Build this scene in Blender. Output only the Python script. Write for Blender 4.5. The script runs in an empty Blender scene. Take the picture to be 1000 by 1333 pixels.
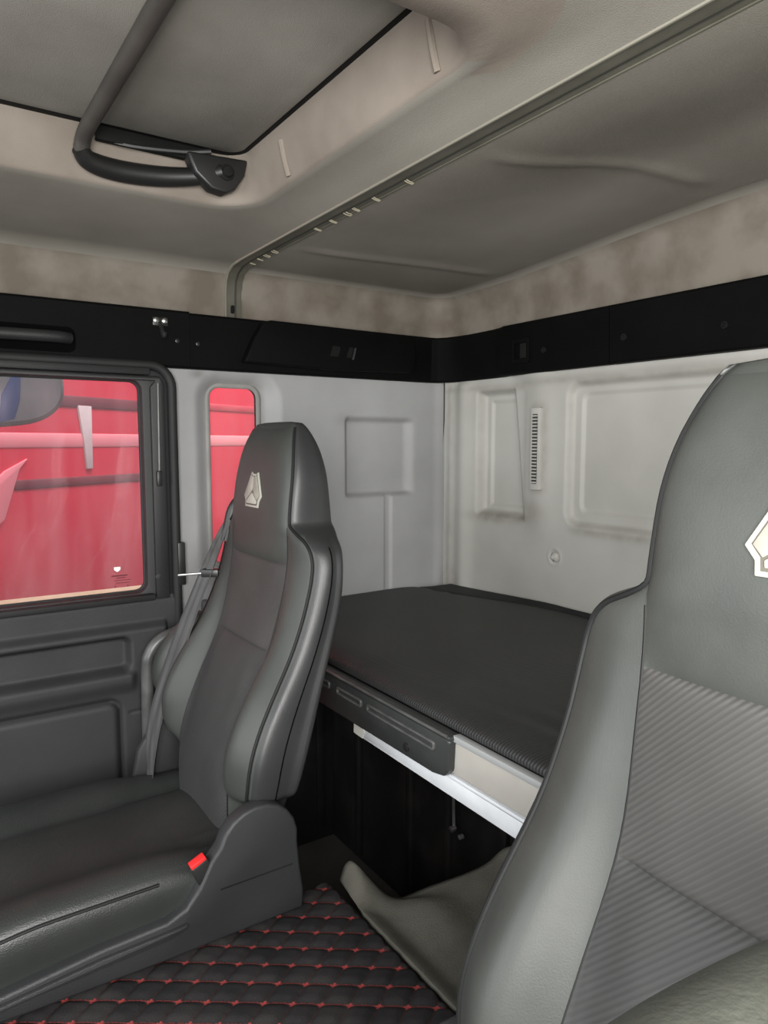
import bpy, bmesh, math
from mathutils import Vector, Matrix

sc = bpy.context.scene
COL = sc.collection
WL = {}          # world offset of every thing / part, so children can be built in room coordinates


def smooth(a, b, x):
    if a == b:
        return 1.0 if x >= a else 0.0
    t = min(1.0, max(0.0, (x - a) / (b - a)))
    return t * t * (3 - 2 * t)


def lerp(a, b, t):
    return a + (b - a) * t


def interp(tab, x):
    """smooth-ish piecewise interpolation through (x, y) rows"""
    if x <= tab[0][0]:
        return tab[0][1]
    if x >= tab[-1][0]:
        return tab[-1][1]
    for i in range(len(tab) - 1):
        x0, y0 = tab[i]
        x1, y1 = tab[i + 1]
        if x0 <= x <= x1:
            h = x1 - x0
            d = (y1 - y0) / h
            m0 = d if i == 0 else 0.5 * (d + (y0 - tab[i - 1][1]) / (x0 - tab[i - 1][0]))
            m1 = d if i == len(tab) - 2 else 0.5 * (d + (tab[i + 2][1] - y1) / (tab[i + 2][0] - x1))
            lim = 3 * abs(d)
            m0 = max(-lim, min(lim, m0))
            m1 = max(-lim, min(lim, m1))
            t = (x - x0) / h
            return ((2 * t**3 - 3 * t**2 + 1) * y0 + (t**3 - 2 * t**2 + t) * h * m0
                    + (-2 * t**3 + 3 * t**2) * y1 + (t**3 - t**2) * h * m1)
    return tab[-1][1]


def catmull(pts, n, closed=False):
    pts = [Vector(p) for p in pts]
    out = []
    m = len(pts)
    segs = m if closed else m - 1
    for i in range(segs):
        p1, p2 = pts[i], pts[(i + 1) % m]
        p0 = pts[i - 1] if (closed or i > 0) else p1 * 2 - p2
        p3 = pts[(i + 2) % m] if (closed or i + 2 < m) else p2 * 2 - p1
        for k in range(n):
            t = k / n
            out.append(0.5 * ((2 * p1) + (p2 - p0) * t + (2 * p0 - 5 * p1 + 4 * p2 - p3) * t * t
                              + (3 * p1 - p0 - 3 * p2 + p3) * t**3))
    if not closed:
        out.append(pts[-1])
    return out


# ------------------------------------------------------------------ materials
MATS = {}


def material(name, col, rough=0.6, col2=None, nscale=6.0, contrast=(0.35, 0.65), bump=0.0, bscale=300.0,
             metal=0.0, spec=0.5, bands=None, band_bump=0.0, band_col=0.0, sheen=0.0, wrinkle=0.0, wscale=25.0,
             rough2=None, stain=None):
    m = bpy.data.materials.new(name)
    m.use_nodes = True
    nt = m.node_tree
    N, L = nt.nodes, nt.links
    b = N['Principled BSDF']
    b.inputs['Roughness'].default_value = rough
    b.inputs['Metallic'].default_value = metal
    b.inputs['Specular IOR Level'].default_value = spec
    if sheen:
        b.inputs['Sheen Weight'].default_value = sheen
        b.inputs['Sheen Roughness'].default_value = 0.5
    tc = N.new('ShaderNodeTexCoord')
    colsock = None
    if col2:
        nz = N.new('ShaderNodeTexNoise')
        nz.inputs['Scale'].default_value = nscale
        nz.inputs['Detail'].default_value = 5
        L.new(tc.outputs['Object'], nz.inputs['Vector'])
        r = N.new('ShaderNodeValToRGB')
        r.color_ramp.elements[0].position = contrast[0]
        r.color_ramp.elements[1].position = contrast[1]
        r.color_ramp.elements[0].color = (*col, 1)
        r.color_ramp.elements[1].color = (*col2, 1)
        L.new(nz.outputs['Fac'], r.inputs['Fac'])
        colsock = r.outputs['Color']
        if rough2 is not None:
            mr = N.new('ShaderNodeMapRange')
            mr.inputs['To Min'].default_value = rough
            mr.inputs['To Max'].default_value = rough2
            L.new(nz.outputs['Fac'], mr.inputs['Value'])
            L.new(mr.outputs['Result'], b.inputs['Roughness'])
    if stain:
        at = N.new('ShaderNodeAttribute')
        at.attribute_name = 'stain'
        ns = N.new('ShaderNodeTexNoise')
        ns.inputs['Scale'].default_value = 28
        ns.inputs['Detail'].default_value = 6
        L.new(tc.outputs['Object'], ns.inputs['Vector'])
        ms = N.new('ShaderNodeMath')
        ms.operation = 'MULTIPLY'
        L.new(at.outputs['Fac'], ms.inputs[0])
        L.new(ns.outputs['Fac'], ms.inputs[1])
        mm = N.new('ShaderNodeMix')
        mm.data_type = 'RGBA'
        L.new(ms.outputs[0], mm.inputs['Factor'])
        L.new(colsock, mm.inputs['A'])
        mm.inputs['B'].default_value = (*stain, 1)
        colsock = mm.outputs['Result']
    bandsock = None
    if bands:                      # (direction, period)
        (dx, dy, dz), per = bands
        vm = N.new('ShaderNodeVectorMath')
        vm.operation = 'DOT_PRODUCT'
        L.new(tc.outputs['Object'], vm.inputs[0])
        k = 2 * math.pi / per
        vm.inputs[1].default_value = (dx * k, dy * k, dz * k)
        sn = N.new('ShaderNodeMath')
        sn.operation = 'SINE'
        L.new(vm.outputs['Value'], sn.inputs[0])
        bandsock = sn.outputs[0]
        if band_col:
            ma = N.new('ShaderNodeMath')
            ma.operation = 'MULTIPLY_ADD'
            L.new(bandsock, ma.inputs[0])
            ma.inputs[1].default_value = band_col
            ma.inputs[2].default_value = 1.0
            mx = N.new('ShaderNodeVectorMath')
            mx.operation = 'SCALE'
            if colsock:
                L.new(colsock, mx.inputs[0])
            else:
                mx.inputs[0].default_value = col
            L.new(ma.outputs[0], mx.inputs['Scale'])
            colsock = mx.outputs['Vector']
    if colsock:
        L.new(colsock, b.inputs['Base Color'])
    else:
        b.inputs['Base Color'].default_value = (*col, 1)
    last = None
    if bump:
        nb = N.new('ShaderNodeTexNoise')
        nb.inputs['Scale'].default_value = bscale
        nb.inputs['Detail'].default_value = 3
        L.new(tc.outputs['Object'], nb.inputs['Vector'])
        bp = N.new('ShaderNodeBump')
        bp.inputs['Strength'].default_value = bump
        bp.inputs['Distance'].default_value = 0.002
        L.new(nb.outputs['Fac'], bp.inputs['Height'])
        last = bp
    if wrinkle:
        nb = N.new('ShaderNodeTexNoise')
        nb.inputs['Scale'].default_value = wscale
        nb.inputs['Detail'].default_value = 2
        nb.inputs['Distortion'].default_value = 0.6
        L.new(tc.outputs['Object'], nb.inputs['Vector'])
        bp = N.new('ShaderNodeBump')
        bp.inputs['Strength'].default_value = wrinkle
        bp.inputs['Distance'].default_value = 0.01
        L.new(nb.outputs['Fac'], bp.inputs['Height'])
        if last:
            L.new(last.outputs['Normal'], bp.inputs['Normal'])
        last = bp
    if bandsock and band_bump:
        bp = N.new('ShaderNodeBump')
        bp.inputs['Strength'].default_value = band_bump
        bp.inputs['Distance'].default_value = 0.001
        L.new(bandsock, bp.inputs['Height'])
        if last:
            L.new(last.outputs['Normal'], bp.inputs['Normal'])
        last = bp
    if last:
        L.new(last.outputs['Normal'], b.inputs['Normal'])
    MATS[name] = m
    return m


def glass_material(name, tint, haze, hazecol):
    m = bpy.data.materials.new(name)
    m.use_nodes = True
    nt = m.node_tree
    N, L = nt.nodes, nt.links
    N.remove(N['Principled BSDF'])
    out = N['Material Output']
    tr = N.new('ShaderNodeBsdfTransparent')
    tr.inputs['Color'].default_value = (*tint, 1)
    gl = N.new('ShaderNodeBsdfGlossy')
    gl.inputs['Roughness'].default_value = 0.03
    fr = N.new('ShaderNodeFresnel')
    fr.inputs['IOR'].default_value = 1.35
    m1 = N.new('ShaderNodeMixShader')
    L.new(fr.outputs[0], m1.inputs[0])
    L.new(tr.outputs[0], m1.inputs[1])
    L.new(gl.outputs[0], m1.inputs[2])
    df = N.new('ShaderNodeBsdfDiffuse')
    df.inputs['Color'].default_value = (*hazecol, 1)
    tl = N.new('ShaderNodeBsdfTranslucent')
    tl.inputs['Color'].default_value = (*hazecol, 1)
    ad = N.new('ShaderNodeMixShader')
    ad.inputs[0].default_value = 0.5
    L.new(df.outputs[0], ad.inputs[1])
    L.new(tl.outputs[0], ad.inputs[2])
    tc = N.new('ShaderNodeTexCoord')
    mp = N.new('ShaderNodeMapping')
    mp.inputs['Rotation'].default_value = (0, 0.45, 0)
    mp.inputs['Scale'].default_value = (9, 3, 1.2)
    L.new(tc.outputs['Object'], mp.inputs['Vector'])
    nz = N.new('ShaderNodeTexNoise')
    nz.inputs['Scale'].default_value = 1.6
    nz.inputs['Detail'].default_value = 6
    L.new(mp.outputs[0], nz.inputs['Vector'])
    mr = N.new('ShaderNodeMapRange')
    mr.inputs['From Min'].default_value = 0.38
    mr.inputs['From Max'].default_value = 0.75
    mr.inputs['To Min'].default_value = haze * 0.7
    mr.inputs['To Max'].default_value = haze * 2.0
    L.new(nz.outputs['Fac'], mr.inputs['Value'])
    m2 = N.new('ShaderNodeMixShader')
    L.new(mr.outputs[0], m2.inputs[0])
    L.new(m1.outputs[0], m2.inputs[1])
    L.new(ad.outputs[0], m2.inputs[2])
    L.new(m2.outputs[0], out.inputs['Surface'])
    MATS[name] = m
    return m


def quilt_material(name):
    """black plush with red stitched lines one way and a red star at every crossing of the diamond quilting"""
    m = bpy.data.materials.new(name)
    m.use_nodes = True
    nt = m.node_tree
    N, L = nt.nodes, nt.links
    b = N['Principled BSDF']
    b.inputs['Roughness'].default_value = 0.85
    b.inputs['Specular IOR Level'].default_value = 0.25
    tc = N.new('ShaderNodeTexCoord')

    def M(op, a, b_=None, c=None):
        n = N.new('ShaderNodeMath')
        n.operation = op
        for i, v in enumerate((a, b_, c)):
            if v is None:
                continue
            if isinstance(v, (int, float)):
                n.inputs[i].default_value = v
            else:
                L.new(v, n.inputs[i])
        return n.outputs[0]

    sep = N.new('ShaderNodeSeparateXYZ')
    L.new(tc.outputs['UV'], sep.inputs[0])
    i, j = sep.outputs[0], sep.outputs[1]         # lattice coordinates are laid into the UV map

    def near(v):                                  # distance to the nearest integer
        return M('ABSOLUTE', M('SUBTRACT', v, M('ROUND', v)))
    di, dj = near(i), near(j)
    line = M('MULTIPLY', M('LESS_THAN', dj, 0.030), 0.45)
    line2 = M('MULTIPLY', M('LESS_THAN', di, 0.018), 0.10)
    arm1 = M('MULTIPLY', M('LESS_THAN', dj, 0.045), M('LESS_THAN', di, 0.12))
    arm2 = M('MULTIPLY', M('LESS_THAN', di, 0.045), M('LESS_THAN', dj, 0.12))
    sdf = M('LESS_THAN', M('ADD', M('MULTIPLY', di, 1.0), M('MULTIPLY', dj, 1.0)), 0.10)
    star = M('MAXIMUM', M('MAXIMUM', arm1, arm2), sdf)
    fac = M('MAXIMUM', M('MAXIMUM', line, line2), star)
    nz = N.new('ShaderNodeTexNoise')
    nz.inputs['Scale'].default_value = 14
    nz.inputs['Detail'].default_value = 6
    L.new(tc.outputs['Object'], nz.inputs['Vector'])
    cr = N.new('ShaderNodeValToRGB')
    cr.color_ramp.elements[0].position = 0.35
    cr.color_ramp.elements[1].position = 0.75
    cr.color_ramp.elements[0].color = (0.006, 0.0056, 0.006, 1)
    cr.color_ramp.elements[1].color = (0.020, 0.0175, 0.0175, 1)
    L.new(nz.outputs['Fac'], cr.inputs['Fac'])
    mx = N.new('ShaderNodeMix')
    mx.data_type = 'RGBA'
    L.new(fac, mx.inputs['Factor'])
    L.new(cr.outputs['Color'], mx.inputs['A'])
    mx.inputs['B'].default_value = (0.20, 0.030, 0.028, 1)
    L.new(mx.outputs['Result'], b.inputs['Base Color'])
    nb = N.new('ShaderNodeTexNoise')
    nb.inputs['Scale'].default_value = 500
    L.new(tc.outputs['Object'], nb.inputs['Vector'])
    bp = N.new('ShaderNodeBump')
    bp.inputs['Strength'].default_value = 0.4
    bp.inputs['Distance'].default_value = 0.002
    L.new(nb.outputs['Fac'], bp.inputs['Height'])
    L.new(bp.outputs['Normal'], b.inputs['Normal'])
    MATS[name] = m
    return m


M_WALL = material('wall_vinyl', (0.285, 0.285, 0.291), 0.62, (0.34, 0.34, 0.342), 3.5, bump=0.25, bscale=420, stain=(0.10, 0.088, 0.07))
M_REAR = material('rear_vinyl', (0.39, 0.385, 0.355), 0.6, (0.475, 0.47, 0.44), 3.0, bump=0.2, bscale=420, stain=(0.12, 0.095, 0.06))
M_CEIL = material('headliner', (0.180, 0.168, 0.143), 0.95, (0.235, 0.221, 0.193), 3.2, (0.3, 0.7), bump=0.35, bscale=700, spec=0.1)
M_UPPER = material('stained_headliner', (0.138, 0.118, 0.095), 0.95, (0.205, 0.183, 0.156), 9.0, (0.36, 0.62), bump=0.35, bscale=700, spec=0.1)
M_LIP = material('hatch_lip', (0.185, 0.158, 0.132), 0.8, (0.25, 0.217, 0.185), 5.0, bump=0.25, bscale=500, spec=0.2)
M_LID = material('hatch_lid_fabric', (0.185, 0.175, 0.155), 0.95, (0.25, 0.238, 0.212), 4.5, (0.3, 0.7), bump=0.4, bscale=600, spec=0.1)
M_TRIM = material('black_trim', (0.0026, 0.0026, 0.0028), 0.6, (0.0036, 0.0036, 0.0036), 8, bump=0.4, bscale=600, spec=0.07)
M_BLACK = material('black_void', (0.004, 0.004, 0.004), 0.8, (0.009, 0.009, 0.008), 5, spec=0.2)
M_VOID = material('deep_black', (0.0015, 0.0015, 0.0015), 0.8, (0.002, 0.002, 0.002), 5, spec=0.03)
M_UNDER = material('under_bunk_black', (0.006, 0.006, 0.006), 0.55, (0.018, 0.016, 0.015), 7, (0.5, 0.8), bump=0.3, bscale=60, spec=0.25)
M_DOOR = material('door_plastic', (0.024, 0.024, 0.0255), 0.55, (0.032, 0.032, 0.033), 5, bump=0.5, bscale=650, spec=0.4)
M_DFRAME = material('door_frame_plastic', (0.014, 0.014, 0.0147), 0.5, (0.018, 0.018, 0.0187), 5, bump=0.3, bscale=650, spec=0.4)
M_RUBBER = material('rubber_seal', (0.012, 0.012, 0.0126), 0.65, (0.017, 0.017, 0.017), 9, spec=0.35)
M_SEALG = material('grey_seal', (0.20, 0.195, 0.185), 0.6, (0.28, 0.27, 0.26), 9)
M_LEATH = material('seat_leather', (0.0315, 0.0345, 0.0315), 0.41, (0.042, 0.0452, 0.0412), 9, bump=0.12, bscale=520, spec=0.46, wrinkle=0.05, wscale=14, rough2=0.54)
M_ARM = material('armrest_leather', (0.042, 0.044, 0.035), 0.6, (0.060, 0.062, 0.051), 30, bump=0.25, bscale=300, wrinkle=0.12, wscale=30)
M_SIDEL = material('seat_side_leather', (0.020, 0.021, 0.0215), 0.42, (0.026, 0.027, 0.027), 9, bump=0.16, bscale=520, spec=0.45)
M_RIB = material('ribbed_seat_fabric', (0.042, 0.041, 0.0395), 0.52, (0.053, 0.052, 0.050), 7, bands=((0, 0.72, 0.69), 0.0053), band_bump=0.26, band_col=0.09, spec=0.25)
M_LUMB = material('lumbar_fabric', (0.033, 0.0338, 0.0332), 0.52, (0.043, 0.0438, 0.043), 7, bands=((0, 0.72, 0.69), 0.0053), band_bump=0.20, band_col=0.07, spec=0.25)
M_CUSH = material('cushion_fabric', (0.017, 0.019, 0.018), 0.52, (0.023, 0.0255, 0.024), 7, bump=0.4, bscale=450, spec=0.4, wrinkle=0.08)
M_CUSHV = material('cushion_vinyl', (0.017, 0.0187, 0.018), 0.38, (0.023, 0.025, 0.0237), 9, bump=0.3, bscale=500, spec=0.5)
M_PIPE = material('seat_piping', (0.008, 0.0085, 0.0085), 0.6, spec=0.25)
M_PLAST = material('seat_plastic', (0.018, 0.0185, 0.020), 0.48, (0.023, 0.0235, 0.025), 6, bump=0.4, bscale=600, spec=0.4)
M_BELT = material('belt_webbing', (0.040, 0.039, 0.039), 0.6, (0.055, 0.054, 0.054), 9, bands=((0.2, 1, 0), 0.009), band_bump=0.2, band_col=0.12)
M_BLKP = material('black_plastic', (0.012, 0.012, 0.012), 0.4, spec=0.5)
M_RED = material('red_button', (0.62, 0.02, 0.02), 0.4)
M_STEEL = material('steel', (0.55, 0.55, 0.54), 0.35, metal=1.0)
M_EMBR = material('emblem_rim', (0.34, 0.325, 0.285), 0.45)
M_EMBL = material('emblem_face', (0.25, 0.235, 0.20), 0.45, (0.30, 0.285, 0.245), 60, metal=0.1)
M_EMBD = material('emblem_gap', (0.08, 0.075, 0.06), 0.6)
M_MATT = material('mattress_cloth', (0.0165, 0.0175, 0.0172), 0.47, (0.0225, 0.0235, 0.023), 6, bands=((0.35, 0.93, 0.0), 0.0060), band_bump=0.30, band_col=0.12, spec=0.4)
M_MATB = material('mattress_back_cloth', (0.014, 0.0145, 0.0145), 0.65, (0.019, 0.0195, 0.0195), 6, bump=0.3, bscale=400, spec=0.3)
M_BRKT = material('black_bracket', (0.022, 0.024, 0.024), 0.38, (0.03, 0.032, 0.031), 12, bump=0.2, bscale=150, spec=0.5)
M_BEIGE = material('beige_plastic', (0.31, 0.295, 0.27), 0.55, (0.35, 0.335, 0.31), 10)
M_WHITE = material('white_bar_paint', (0.52, 0.54, 0.565), 0.5, (0.60, 0.62, 0.645), 14)
M_ALU = material('aluminium_strip', (0.36, 0.37, 0.37), 0.4, metal=0.2)
M_RAIL = material('roof_rail_bronze', (0.070, 0.067, 0.050), 0.5, (0.10, 0.096, 0.075), 12)
M_RAILD = material('roof_rail_dark', (0.03, 0.029, 0.022), 0.6)
M_RAILL = material('roof_rail_edge', (0.20, 0.19, 0.155), 0.5)
M_CLIP = material('cream_clip', (0.30, 0.275, 0.205), 0.5)
M_TUBE = material('hatch_tube', (0.038, 0.035, 0.031), 0.55, (0.055, 0.05, 0.044), 12, bump=0.2, bscale=300)
M_HANDLE = material('hatch_handle_black', (0.011, 0.011, 0.011), 0.42, spec=0.5)
M_GRAB = material('grab_rail_grey', (0.045, 0.046, 0.045), 0.38, (0.09, 0.092, 0.09), 15)
M_CARPET = material('tunnel_carpet_felt', (0.050, 0.048, 0.039), 0.95, (0.078, 0.076, 0.064), 10, bump=0.6, bscale=350, spec=0.1, wrinkle=0.15, wscale=12)
M_FLOOR = material('cab_floor_dark', (0.02, 0.018, 0.015), 0.9, (0.035, 0.03, 0.024), 8)
M_VENT = material('vent_grey', (0.42, 0.415, 0.385), 0.6, (0.49, 0.48, 0.45), 8)
M_VENTD = material('vent_slots', (0.03, 0.03, 0.03), 0.8)
M_TRUCK = material('truck_red', (0.62, 0.024, 0.055), 0.5, (0.70, 0.050, 0.080), 1.5, spec=0.2)
M_TRSTR = material('truck_dark_line', (0.14, 0.018, 0.03), 0.6, (0.18, 0.025, 0.035), 3)
M_TRFAINT = material('truck_faint_line', (0.46, 0.03, 0.055), 0.6, (0.52, 0.06, 0.08), 9)
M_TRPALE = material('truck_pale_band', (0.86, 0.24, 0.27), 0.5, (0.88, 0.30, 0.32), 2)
M_REFLECT = material('reflection_white', (0.62, 0.52, 0.49), 0.6, (0.70, 0.60, 0.57), 6)  # colour of the door-glass reflection painted on the truck
M_GROUND = material('ground_concrete', (0.25, 0.24, 0.23), 0.9, (0.33, 0.32, 0.30), 2)
M_MIRG = material('mirror_shell', (0.09, 0.11, 0.10), 0.35, (0.16, 0.19, 0.17), 2.5)
M_MIRB = material('mirror_blue', (0.05, 0.12, 0.28), 0.4)
M_MIRS = material('mirror_face', (0.30, 0.36, 0.34), 0.2, (0.20, 0.25, 0.23), 3)
M_SILL = material('outer_sill', (0.46, 0.40, 0.22), 0.6, (0.55, 0.48, 0.30), 8)
M_INK = material('sticker_ink', (0.10, 0.012, 0.02), 0.7)
M_INKW = material('sticker_white', (0.85, 0.85, 0.82), 0.6)
M_GLASS1 = glass_material('door_glass', (0.80, 0.76, 0.79), 0.055, (0.85, 0.83, 0.85))
M_GLASS2 = glass_material('side_glass', (0.97, 0.97, 0.97), 0.05, (0.9, 0.85, 0.85))
M_QUILT = quilt_material('quilted_plush')

# ------------------------------------------------------------------ object helpers


def finish(name, bm, mat, parent=None, smooth_shade=True, angle=40, recalc=True):
    if recalc:
        bmesh.ops.recalc_face_normals(bm, faces=bm.faces)
    if parent is not None:
        off = WL[parent.name]
    else:
        xs = [v.co.x for v in bm.verts]
        ys = [v.co.y for v in bm.verts]
        zs = [v.co.z for v in bm.verts]
        off = Vector(((min(xs) + max(xs)) / 2, (min(ys) + max(ys)) / 2, min(zs)))
    for v in bm.verts:
        v.co -= off
    me = bpy.data.meshes.new(name)
    bm.to_mesh(me)
    bm.free()
    mats = mat if isinstance(mat, (list, tuple)) else [mat]
    for m in mats:
        me.materials.append(m)
    o = bpy.data.objects.new(name, me)
    COL.objects.link(o)
    if parent is not None:
        o.parent = parent
    else:
        o.location = off
    WL[o.name] = off.copy()
    if smooth_shade:
        for p in me.polygons:
            p.use_smooth = True
        try:
            me.set_sharp_from_angle(angle=math.radians(angle))
        except Exception:
            pass
    return o


def thing(name, loc, label, cat, group=None, kind=None):
    o = bpy.data.objects.new(name, None)
    o.empty_display_size = 0.05
    COL.objects.link(o)
    o.location = loc
    WL[o.name] = Vector(loc)
    return tag(o, label, cat, group, kind)


def add_stain(o, fn):
    a = o.data.attributes.new('stain', 'FLOAT', 'POINT')
    off = WL[o.name]
    for i, v in enumerate(o.data.vertices):
        a.data[i].value = min(1.0, max(0.0, fn(v.co + off)))
    return o


def tag(o, label=None, cat=None, group=None, kind=None):
    if label:
        o['label'] = label
    if cat:
        o['category'] = cat
    if group:
        o['group'] = group
    if kind:
        o['kind'] = kind
    return o


def struct(o, label=None):
    o['kind'] = 'structure'
    if label:
        o['label'] = label
    return o


def hf(us, vs, fn, skip=None, matfn=None, bm=None, uvfn=None):
    """grid surface, fn(u, v) -> point"""
    bm = bm or bmesh.new()
    g = [[bm.verts.new(fn(u, v)) for v in vs] for u in us]
    uvl = bm.loops.layers.uv.new('UVMap') if uvfn else None
    for i in range(len(us) - 1):
        for j in range(len(vs) - 1):
            if skip and skip(0.5 * (us[i] + us[i + 1]), 0.5 * (vs[j] + vs[j + 1])):
                continue
            f = bm.faces.new((g[i][j], g[i + 1][j], g[i + 1][j + 1], g[i][j + 1]))
            if matfn:
                f.material_index = matfn(0.5 * (us[i] + us[i + 1]), 0.5 * (vs[j] + vs[j + 1]))
            if uvfn:
                for l, (a, b) in zip(f.loops, ((us[i], vs[j]), (us[i + 1], vs[j]), (us[i + 1], vs[j + 1]), (us[i], vs[j + 1]))):
                    l[uvl].uv = uvfn(a, b)
    bmesh.ops.delete(bm, geom=[v for v in bm.verts if not v.link_faces], context='VERTS')
    return bm


def rng(a, b, step):
    n = max(1, int(round(abs(b - a) / step)))
    return [a + (b - a) * i / n for i in range(n + 1)]


def frames(pts, closed):
    n = len(pts)
    T = []
    for i in range(n):
        a = pts[i - 1] if (closed or i > 0) else pts[i]
        b = pts[(i + 1) % n] if (closed or i < n - 1) else pts[i]
        T.append((b - a).normalized())
    ref = Vector((0, 0, 1)) if abs(T[0].z) < 0.9 else Vector((1, 0, 0))
    nrm = (ref - T[0] * ref.dot(T[0])).normalized()
    out = []
    for i in range(n):
        nrm = (nrm - T[i] * nrm.dot(T[i]))
        nrm = nrm.normalized() if nrm.length > 1e-6 else Vector((0, 0, 1))
        out.append((nrm.copy(), T[i].cross(nrm)))
    return out


def tube(pts, r, seg=10, closed=False, bm=None, n=0, r2=None, radii=None):
    bm = bm or bmesh.new()
    pts = [Vector(p) for p in pts]
    if n:
        pts = catmull(pts, n, closed)
    fr = frames(pts, closed)
    rings = []
    for k, (p, (a, b)) in enumerate(zip(pts, fr)):
        ra = radii(k / max(1, len(pts) - 1)) if radii else r
        rb = (r2 if r2 else ra)
        rings.append([bm.verts.new(p + a * math.cos(2 * math.pi * i / seg) * ra + b * math.sin(2 * math.pi * i / seg) * rb) for i in range(seg)])
    cnt = len(rings)
    for i in range(cnt if closed else cnt - 1):
        A, B = rings[i], rings[(i + 1) % cnt]
        for j in range(seg):
            bm.faces.new((A[j], A[(j + 1) % seg], B[(j + 1) % seg], B[j]))
    if not closed:
        bm.faces.new(rings[0][::-1])
        bm.faces.new(rings[-1])
    return bm


def box(lo, hi, bev=0.0, seg=2, bm=None, rot=None, about=None):
    own = bmesh.new()
    bmesh.ops.create_cube(own, size=1)
    for v in own.verts:
        v.co = Vector([lo[i] + (hi[i] - lo[i]) * (v.co[i] + 0.5) for i in range(3)])
    if bev:
        bmesh.ops.bevel(own, geom=list(own.edges), offset=bev, segments=seg, profile=0.5, affect='EDGES', clamp_overlap=True)
    if rot:
        c = Vector(about) if about else (Vector(lo) + Vector(hi)) / 2
        for v in own.verts:
            v.co = c + rot @ (v.co - c)
    if bm is None:
        return own
    merge(bm, own)
    return bm


def merge(bm, other):
    m = {v: bm.verts.new(v.co) for v in other.verts}
    for f in other.faces:
        nf = bm.faces.new([m[v] for v in f.verts])
        nf.material_index = f.material_index
    other.free()
    return bm


def prism(poly, axis, a, b, bev=0.0, seg=2, holes=(), bm=None):
    """polygon (2-D, in the two axes that are not `axis`) extruded from a to b"""
    own = bmesh.new()
    oth = [i for i in range(3) if i != axis]

    def mk(p, d):
        c = [0, 0, 0]
        c[axis] = d
        c[oth[0]], c[oth[1]] = p
        return own.verts.new(c)
    if not holes:
        f = own.faces.new([mk(p, a) for p in poly])
        fs = [f]
    else:
        es = []
        for lp in [poly] + list(holes):
            vs = [mk(p, a) for p in lp]
            es += [own.edges.new((vs[i], vs[(i + 1) % len(vs)])) for i in range(len(vs))]
        r = bmesh.ops.triangle_fill(own, edges=es, use_beauty=True)
        fs = [g for g in r['geom'] if isinstance(g, bmesh.types.BMFace)]
    ex = bmesh.ops.extrude_face_region(own, geom=fs)
    for g in ex['geom']:
        if isinstance(g, bmesh.types.BMVert):
            g.co[axis] += b - a
    bmesh.ops.recalc_face_normals(own, faces=own.faces)
    if bev:
        eds = [e for e in own.edges if len(e.link_faces) == 2 and e.calc_face_angle(0) > 0.6]
        bmesh.ops.bevel(own, geom=eds, offset=bev, segments=seg, profile=0.5, affect='EDGES', clamp_overlap=True)
    if bm is None:
        return own
    merge(bm, own)
    return bm


def rrect(x0, x1, y0, y1, r, n=6):
    out = []
    for cx, cy, a0 in ((x1 - r, y1 - r, 0), (x0 + r, y1 - r, 90), (x0 + r, y0 + r, 180), (x1 - r, y0 + r, 270)):
        for k in range(n + 1):
            a = math.radians(a0 + 90 * k / n)
            out.append((cx + r * math.cos(a), cy + r * math.sin(a)))
    return out


def rrsdf(x, y, x0, x1, y0, y1, r):
    cx, cy = (x0 + x1) / 2, (y0 + y1) / 2
    qx, qy = abs(x - cx) - (x1 - x0) / 2 + r, abs(y - cy) - (y1 - y0) / 2 + r
    return math.hypot(max(qx, 0), max(qy, 0)) + min(max(qx, qy), 0) - r


def lathe(prof, center, axis='x', n=20, bm=None):
    """prof rows (distance along axis, radius)"""
    bm = bm or bmesh.new()
    rings = []
    for d, r in prof:
        ring = []
        for i in range(n):
            a = 2 * math.pi * i / n
            u, v = r * math.cos(a), r * math.sin(a)
            p = {'x': (d, u, v), 'y': (u, d, v), 'z': (u, v, d)}[axis]
            ring.append(bm.verts.new(Vector(center) + Vector(p)))
        rings.append(ring)
    for A, B in zip(rings, rings[1:]):
        for j in range(n):
            bm.faces.new((A[j], A[(j + 1) % n], B[(j + 1) % n], B[j]))
    bm.faces.new(rings[0])
    bm.faces.new(rings[-1][::-1])
    return bm


# ------------------------------------------------------------------ room constants (metres)
YS = 1.90      # far side wall
XR = 1.504     # rear wall
ZT0, ZT1 = 1.643, 1.786   # black trim band
ZC = 1.92      # headliner
XRAIL = 0.76

# ------------------------------------------------------------------ side wall, grey moulded panel
W0, W1, WZ0, WZ1 = 0.690, 0.845, 1.098, 1.608


def side_y(x, z):
    y = YS
    s = (smooth(1.116, 1.136, x) * smooth(1.395, 1.345, x) * smooth(1.270, 1.292, z) * smooth(1.532, 1.508, z))
    y += 0.020 * s
    y += 0.006 * smooth(1.262, 1.270, x) * smooth(1.296, 1.284, x) * smooth(1.285, 1.270, z)
    d = rrsdf(x, z, 0.672, 0.880, 1.05, 1.622, 0.06)
    y += 0.026 * smooth(0.030, -0.020, d)
    # shallow rolled edges next to the corner joint
    y -= 0.006 * smooth(1.46, 1.495, x)
    return y


def win_hole(x, z):
    return rrsdf(x, z, W0, W1, WZ0, WZ1, 0.035) < 0


xs = rng(0.565, 0.95, 0.005) + rng(0.956, 1.10, 0.008) + rng(1.104, 1.42, 0.004) + rng(1.428, 1.507, 0.008)
zs = rng(0.88, 1.70, 0.005)
bm = hf(xs, zs, lambda x, z: (x, side_y(x, z), z), skip=win_hole)
wl = struct(finish('wall_left', bm, M_WALL, angle=80), 'grey moulded side wall panel beside the bunk')


def blot(a, b, ca, cb, ra, rb):
    return math.exp(-((a - ca) / ra) ** 2 - ((b - cb) / rb) ** 2)


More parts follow.
